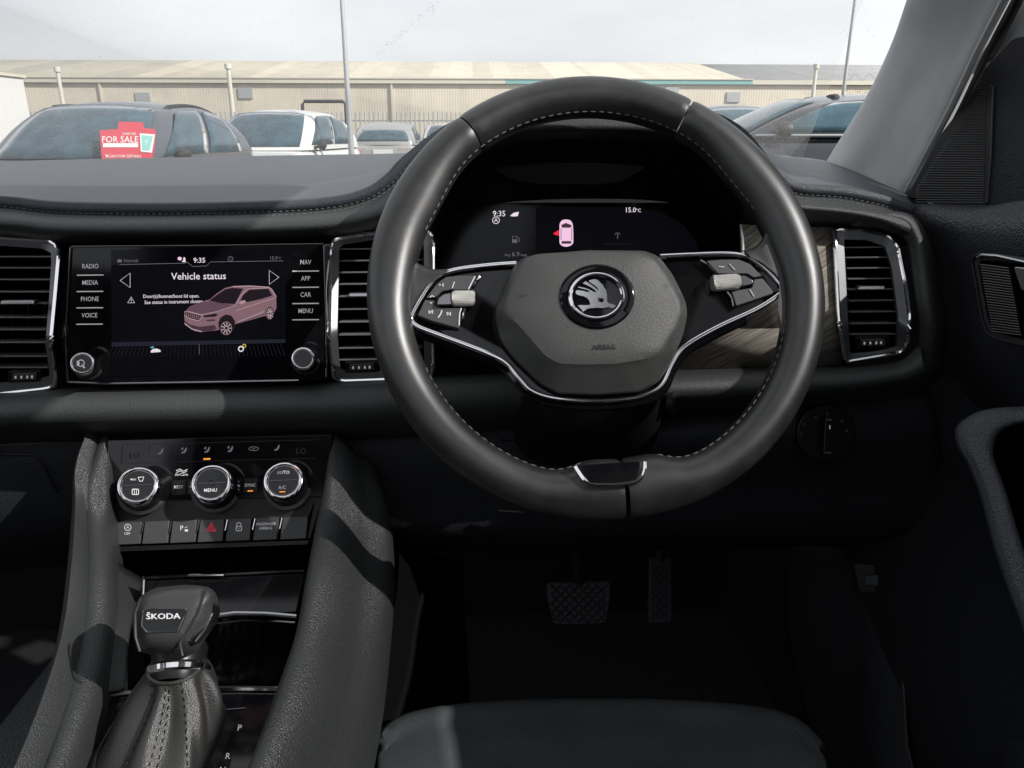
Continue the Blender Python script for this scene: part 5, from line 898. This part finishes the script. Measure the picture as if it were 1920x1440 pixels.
m = MB(); SWN = Pl((.56, .3, H+.2), (-.97, 0, -.24)); m.add([(.575, 1.0, H-.02), (.575, -1.8, H-.02), (.44, -1.6, H+.44), (.44, .52, H+.44)], [(0, 1, 2, 3)], 'side_glass'); m.build('side_window', DR, solid=.004)
dr = [[(1690, 384, .90), (1760, 398, .82), (1850, 404, .74), (1925, 396, .68), (2080, 392, .58)],
      [(1712, 402, .85), (1762, 412, .785), (1850, 418, .70), (1925, 412, .645), (2080, 410, .55)],
      [(1728, 450, .835), (1780, 455, .77), (1850, 450, .69), (1925, 452, .63), (2080, 455, .54)],
      [(1745, 540, .83), (1790, 545, .775), (1850, 550, .70), (1925, 560, .64), (2080, 565, .56)],
      [(1750, 640, .83), (1800, 655, .77), (1850, 665, .70), (1925, 680, .635), (2080, 690, .55)],
      [(1748, 720, .84), (1800, 735, .80), (1850, 745, .73), (1925, 760, .66), (2080, 770, .56)],
      [(1745, 820, .86), (1795, 825, .84), (1850, 840, .78), (1925, 860, .70), (2080, 880, .60)],
      [(1715, 1000, .90), (1770, 1010, .86), (1850, 1030, .80), (1925, 1050, .72), (2080, 1080, .62)],
      [(1705, 1150, .88), (1760, 1160, .82), (1850, 1180, .74), (1925, 1200, .67), (2080, 1240, .58)],
      [(1690, 1440, .78), (1760, 1450, .70), (1850, 1460, .62), (1925, 1470, .55), (2080, 1500, .48)]]
mat('armrest_skin', (.10, .107, .125), .5, bump=('grain', 650, .6)); mat('door_skin', (.024, .026, .034), .5, bump=('grain', 650, .7))  # armrest given a paler, bluish colour in place of window light on it
m = MB(); m.surf([[P(*q) for q in r_] for r_ in dr], 'door_skin', 6, 6); m.build('door_card', DR, ang=60, solid=.01)
DP = Pl(PX(1870, 555, .455), (-1, -.10, .06)); m = MB(); ho = roundp([(1822, 486), (1835, 476), (1870, 478), (1960, 492), (1990, 660), (1880, 640), (1852, 628), (1842, 600)], 10)
m.prism(ho, DP, -.03, .004, 'dark_skin'); hd = m.build('handle_recess', DR, bevel=.004)
hi = roundp([(1834, 494), (1842, 487), (1875, 489), (1970, 503), (1990, 650), (1885, 628), (1862, 618), (1852, 598)], 8)
m = MB(); m.prism(hi, DP, .0045, .006, 'void')
for i in range(26): y = 496+i*5; m.tube([DP.q(1838+i*.9, y, .0065), DP.q(1892+i*.9, y+7, .0065)], .0006, 'button_grey', 4)
m.build('grille', hd, merge=False)
m = MB(); m.tube([DP.q(x, y, .006) for x, y in ((1832, 484), (1842, 478), (1870, 480), (1925, 492), (1990, 505))], .0013, 'satin_chrome', 6); m.tube([DP.q(x, y, .005) for x, y in ho], .0012, 'satin_black', 6, closed=True); m.build('chrome_edge', hd)
m = MB(); m.prism(roundp([(1900, 500), (1990, 512), (1990, 560), (1915, 545)], 5), DP, .008, .02, 'satin_chrome'); m.build('release_handle', hd, bevel=.003)
ar = [[(1788, 826, .80), (1792, 800, .80), (1815, 780, .77), (1860, 766, .73), (1930, 762, .67), (2060, 765, .60)],
      [(1808, 862, .755), (1815, 822, .75), (1835, 800, .72), (1870, 786, .69), (1930, 785, .64), (2060, 790, .57)],
      [(1828, 900, .745), (1848, 868, .735), (1862, 838, .71), (1885, 815, .68), (1930, 800, .635), (2060, 805, .565)]]
op = [(1960, 1330), (1925, 1200), (1888, 1100), (1862, 1020), (1838, 930), (1815, 872), (1796, 838), (1792, 806), (1812, 784), (1850, 768), (1925, 762), (2060, 760)]
ip = [(2010, 1330), (1965, 1180), (1935, 1080), (1908, 1000), (1884, 920), (1866, 872), (1860, 850), (1862, 830), (1872, 812), (1890, 800), (1930, 792), (2060, 790)]
AP = Pl(P(1860, 900, .60), (-.45, -.80, .40)); mids = [((a*.5+c*.5), (b*.5+d*.5)) for (a, b), (c, d) in zip(op, ip)]
m = MB(); m.surf([[AP.q(x, y, -.06) for x, y in op], [AP.q(x, y, -.008) for x, y in op], [AP.q(x*.8+a*.2, y*.8+b*.2, .004) for (x, y), (a, b) in zip(op, ip)], [AP.q(x, y, .008) for x, y in mids], [AP.q(x, y, .003) for x, y in ip], [AP.q(x, y, -.05) for x, y in ip]], 'armrest_skin', 5, 4); m.build('armrest', DR, ang=60, solid=.004)
m = MB(); m.prism(ip+[(2060, 1330)], AP, -.06, -.045, 'void'); m.build('armrest_pocket', DR)
GS = Pl(P(1755, 925, .82), (-.5, -.8, .3)); m = MB(); m.prism(circ(1760, 920, 52, 78), GS, -.01, .003, 'matt_black'); lg = m.build('speaker_grille', DR, bevel=.002)
m = MB()
for i in range(28): y = 850+i*5; w_ = 50*math.sqrt(max(0, 1-((y-920)/76)**2)); m.tube([GS.q(1760-w_*.9, y, .0032), GS.q(1760+w_*.9, y, .0032)], .0005, 'button_grey', 4)
m.build('ribs', lg, merge=False); m = MB(); m.tube([GS.q(x, y, .004) for x, y in circ(1760, 920, 52, 78, a0=90, a1=200)], .0008, 'button_grey', 5); m.build('rim', lg)
# sill trim with bonnet release, right of the footwell
SL = thing('sill_trim', P(1600, 1200, .9), 'black ribbed kick panel with bonnet release beside the footwell', 'sill trim')
m = MB(); m.surf([[P(x, y, Y) for x, y, Y in r_] for r_ in ([(1480, 1020, 1.10), (1580, 1030, .96), (1640, 1045, .89), (1712, 1050, .86)], [(1470, 1150, 1.05), (1560, 1160, .93), (1630, 1165, .86), (1700, 1160, .83)], [(1500, 1300, .95), (1570, 1310, .85), (1630, 1310, .79), (1694, 1310, .76)], [(1540, 1470, .82), (1590, 1480, .75), (1640, 1480, .70), (1706, 1480, .67)])], 'dark_skin', 6, 6); m.build('kick_panel', SL, solid=.01)
SF = Pl(P(1655, 1090, .862), (-.55, -.75, .3)); m = MB(); m.prism(roundp([(1600, 1055), (1690, 1066), (1682, 1118), (1610, 1110)], 4), SF, -.002, .003, 'satin_black'); bl = m.build('bonnet_release', SL, bevel=.001)
m = MB(); m.prism(roundp([(1622, 1078), (1652, 1078), (1654, 1100), (1620, 1098)], 3), SF, .003, .010, 'pedal_metal'); m.flat(par(1664, 1092, 4, 8), SF, .0035, 'lit_dim'); m.build('lever', bl, bevel=.002)
m = MB(); m.tube([P(1712, 1055, .855), P(1702, 1150, .828), P(1693, 1280, .77), P(1700, 1400, .71), P(1715, 1460, .68)], .0018, 'button_grey', 6); m.build('edge_strip', SL)
m = MB()
for i in range(34): y = 1120+i*6; m.tube([P(1640, y-2, .862-i*.0019), P(1690-i*.3, y, .842-i*.0019)], .0008, 'matt_black', 4)
m.build('ribs', SL, merge=False)
mat('flank_shade', (.004, .0045, .0045), .95, spec=.02)  # carpet colour dropped to near black, standing in for shade on this flank
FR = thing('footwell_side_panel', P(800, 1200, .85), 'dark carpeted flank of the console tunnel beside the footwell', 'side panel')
m = MB(); m.surf([[P(x, y, Y) for x, y, Y in r_] for r_ in ([(730, 1000, .80), (820, 1040, .95), (868, 1040, 1.05)], [(715, 1150, .72), (822, 1150, .88), (872, 1150, .96)], [(715, 1250, .66), (840, 1250, .82), (878, 1250, .88)], [(700, 1400, .60), (860, 1380, .74), (884, 1380, .79)])], 'flank_shade', 4, 5); m.build('panel', FR, solid=.01)
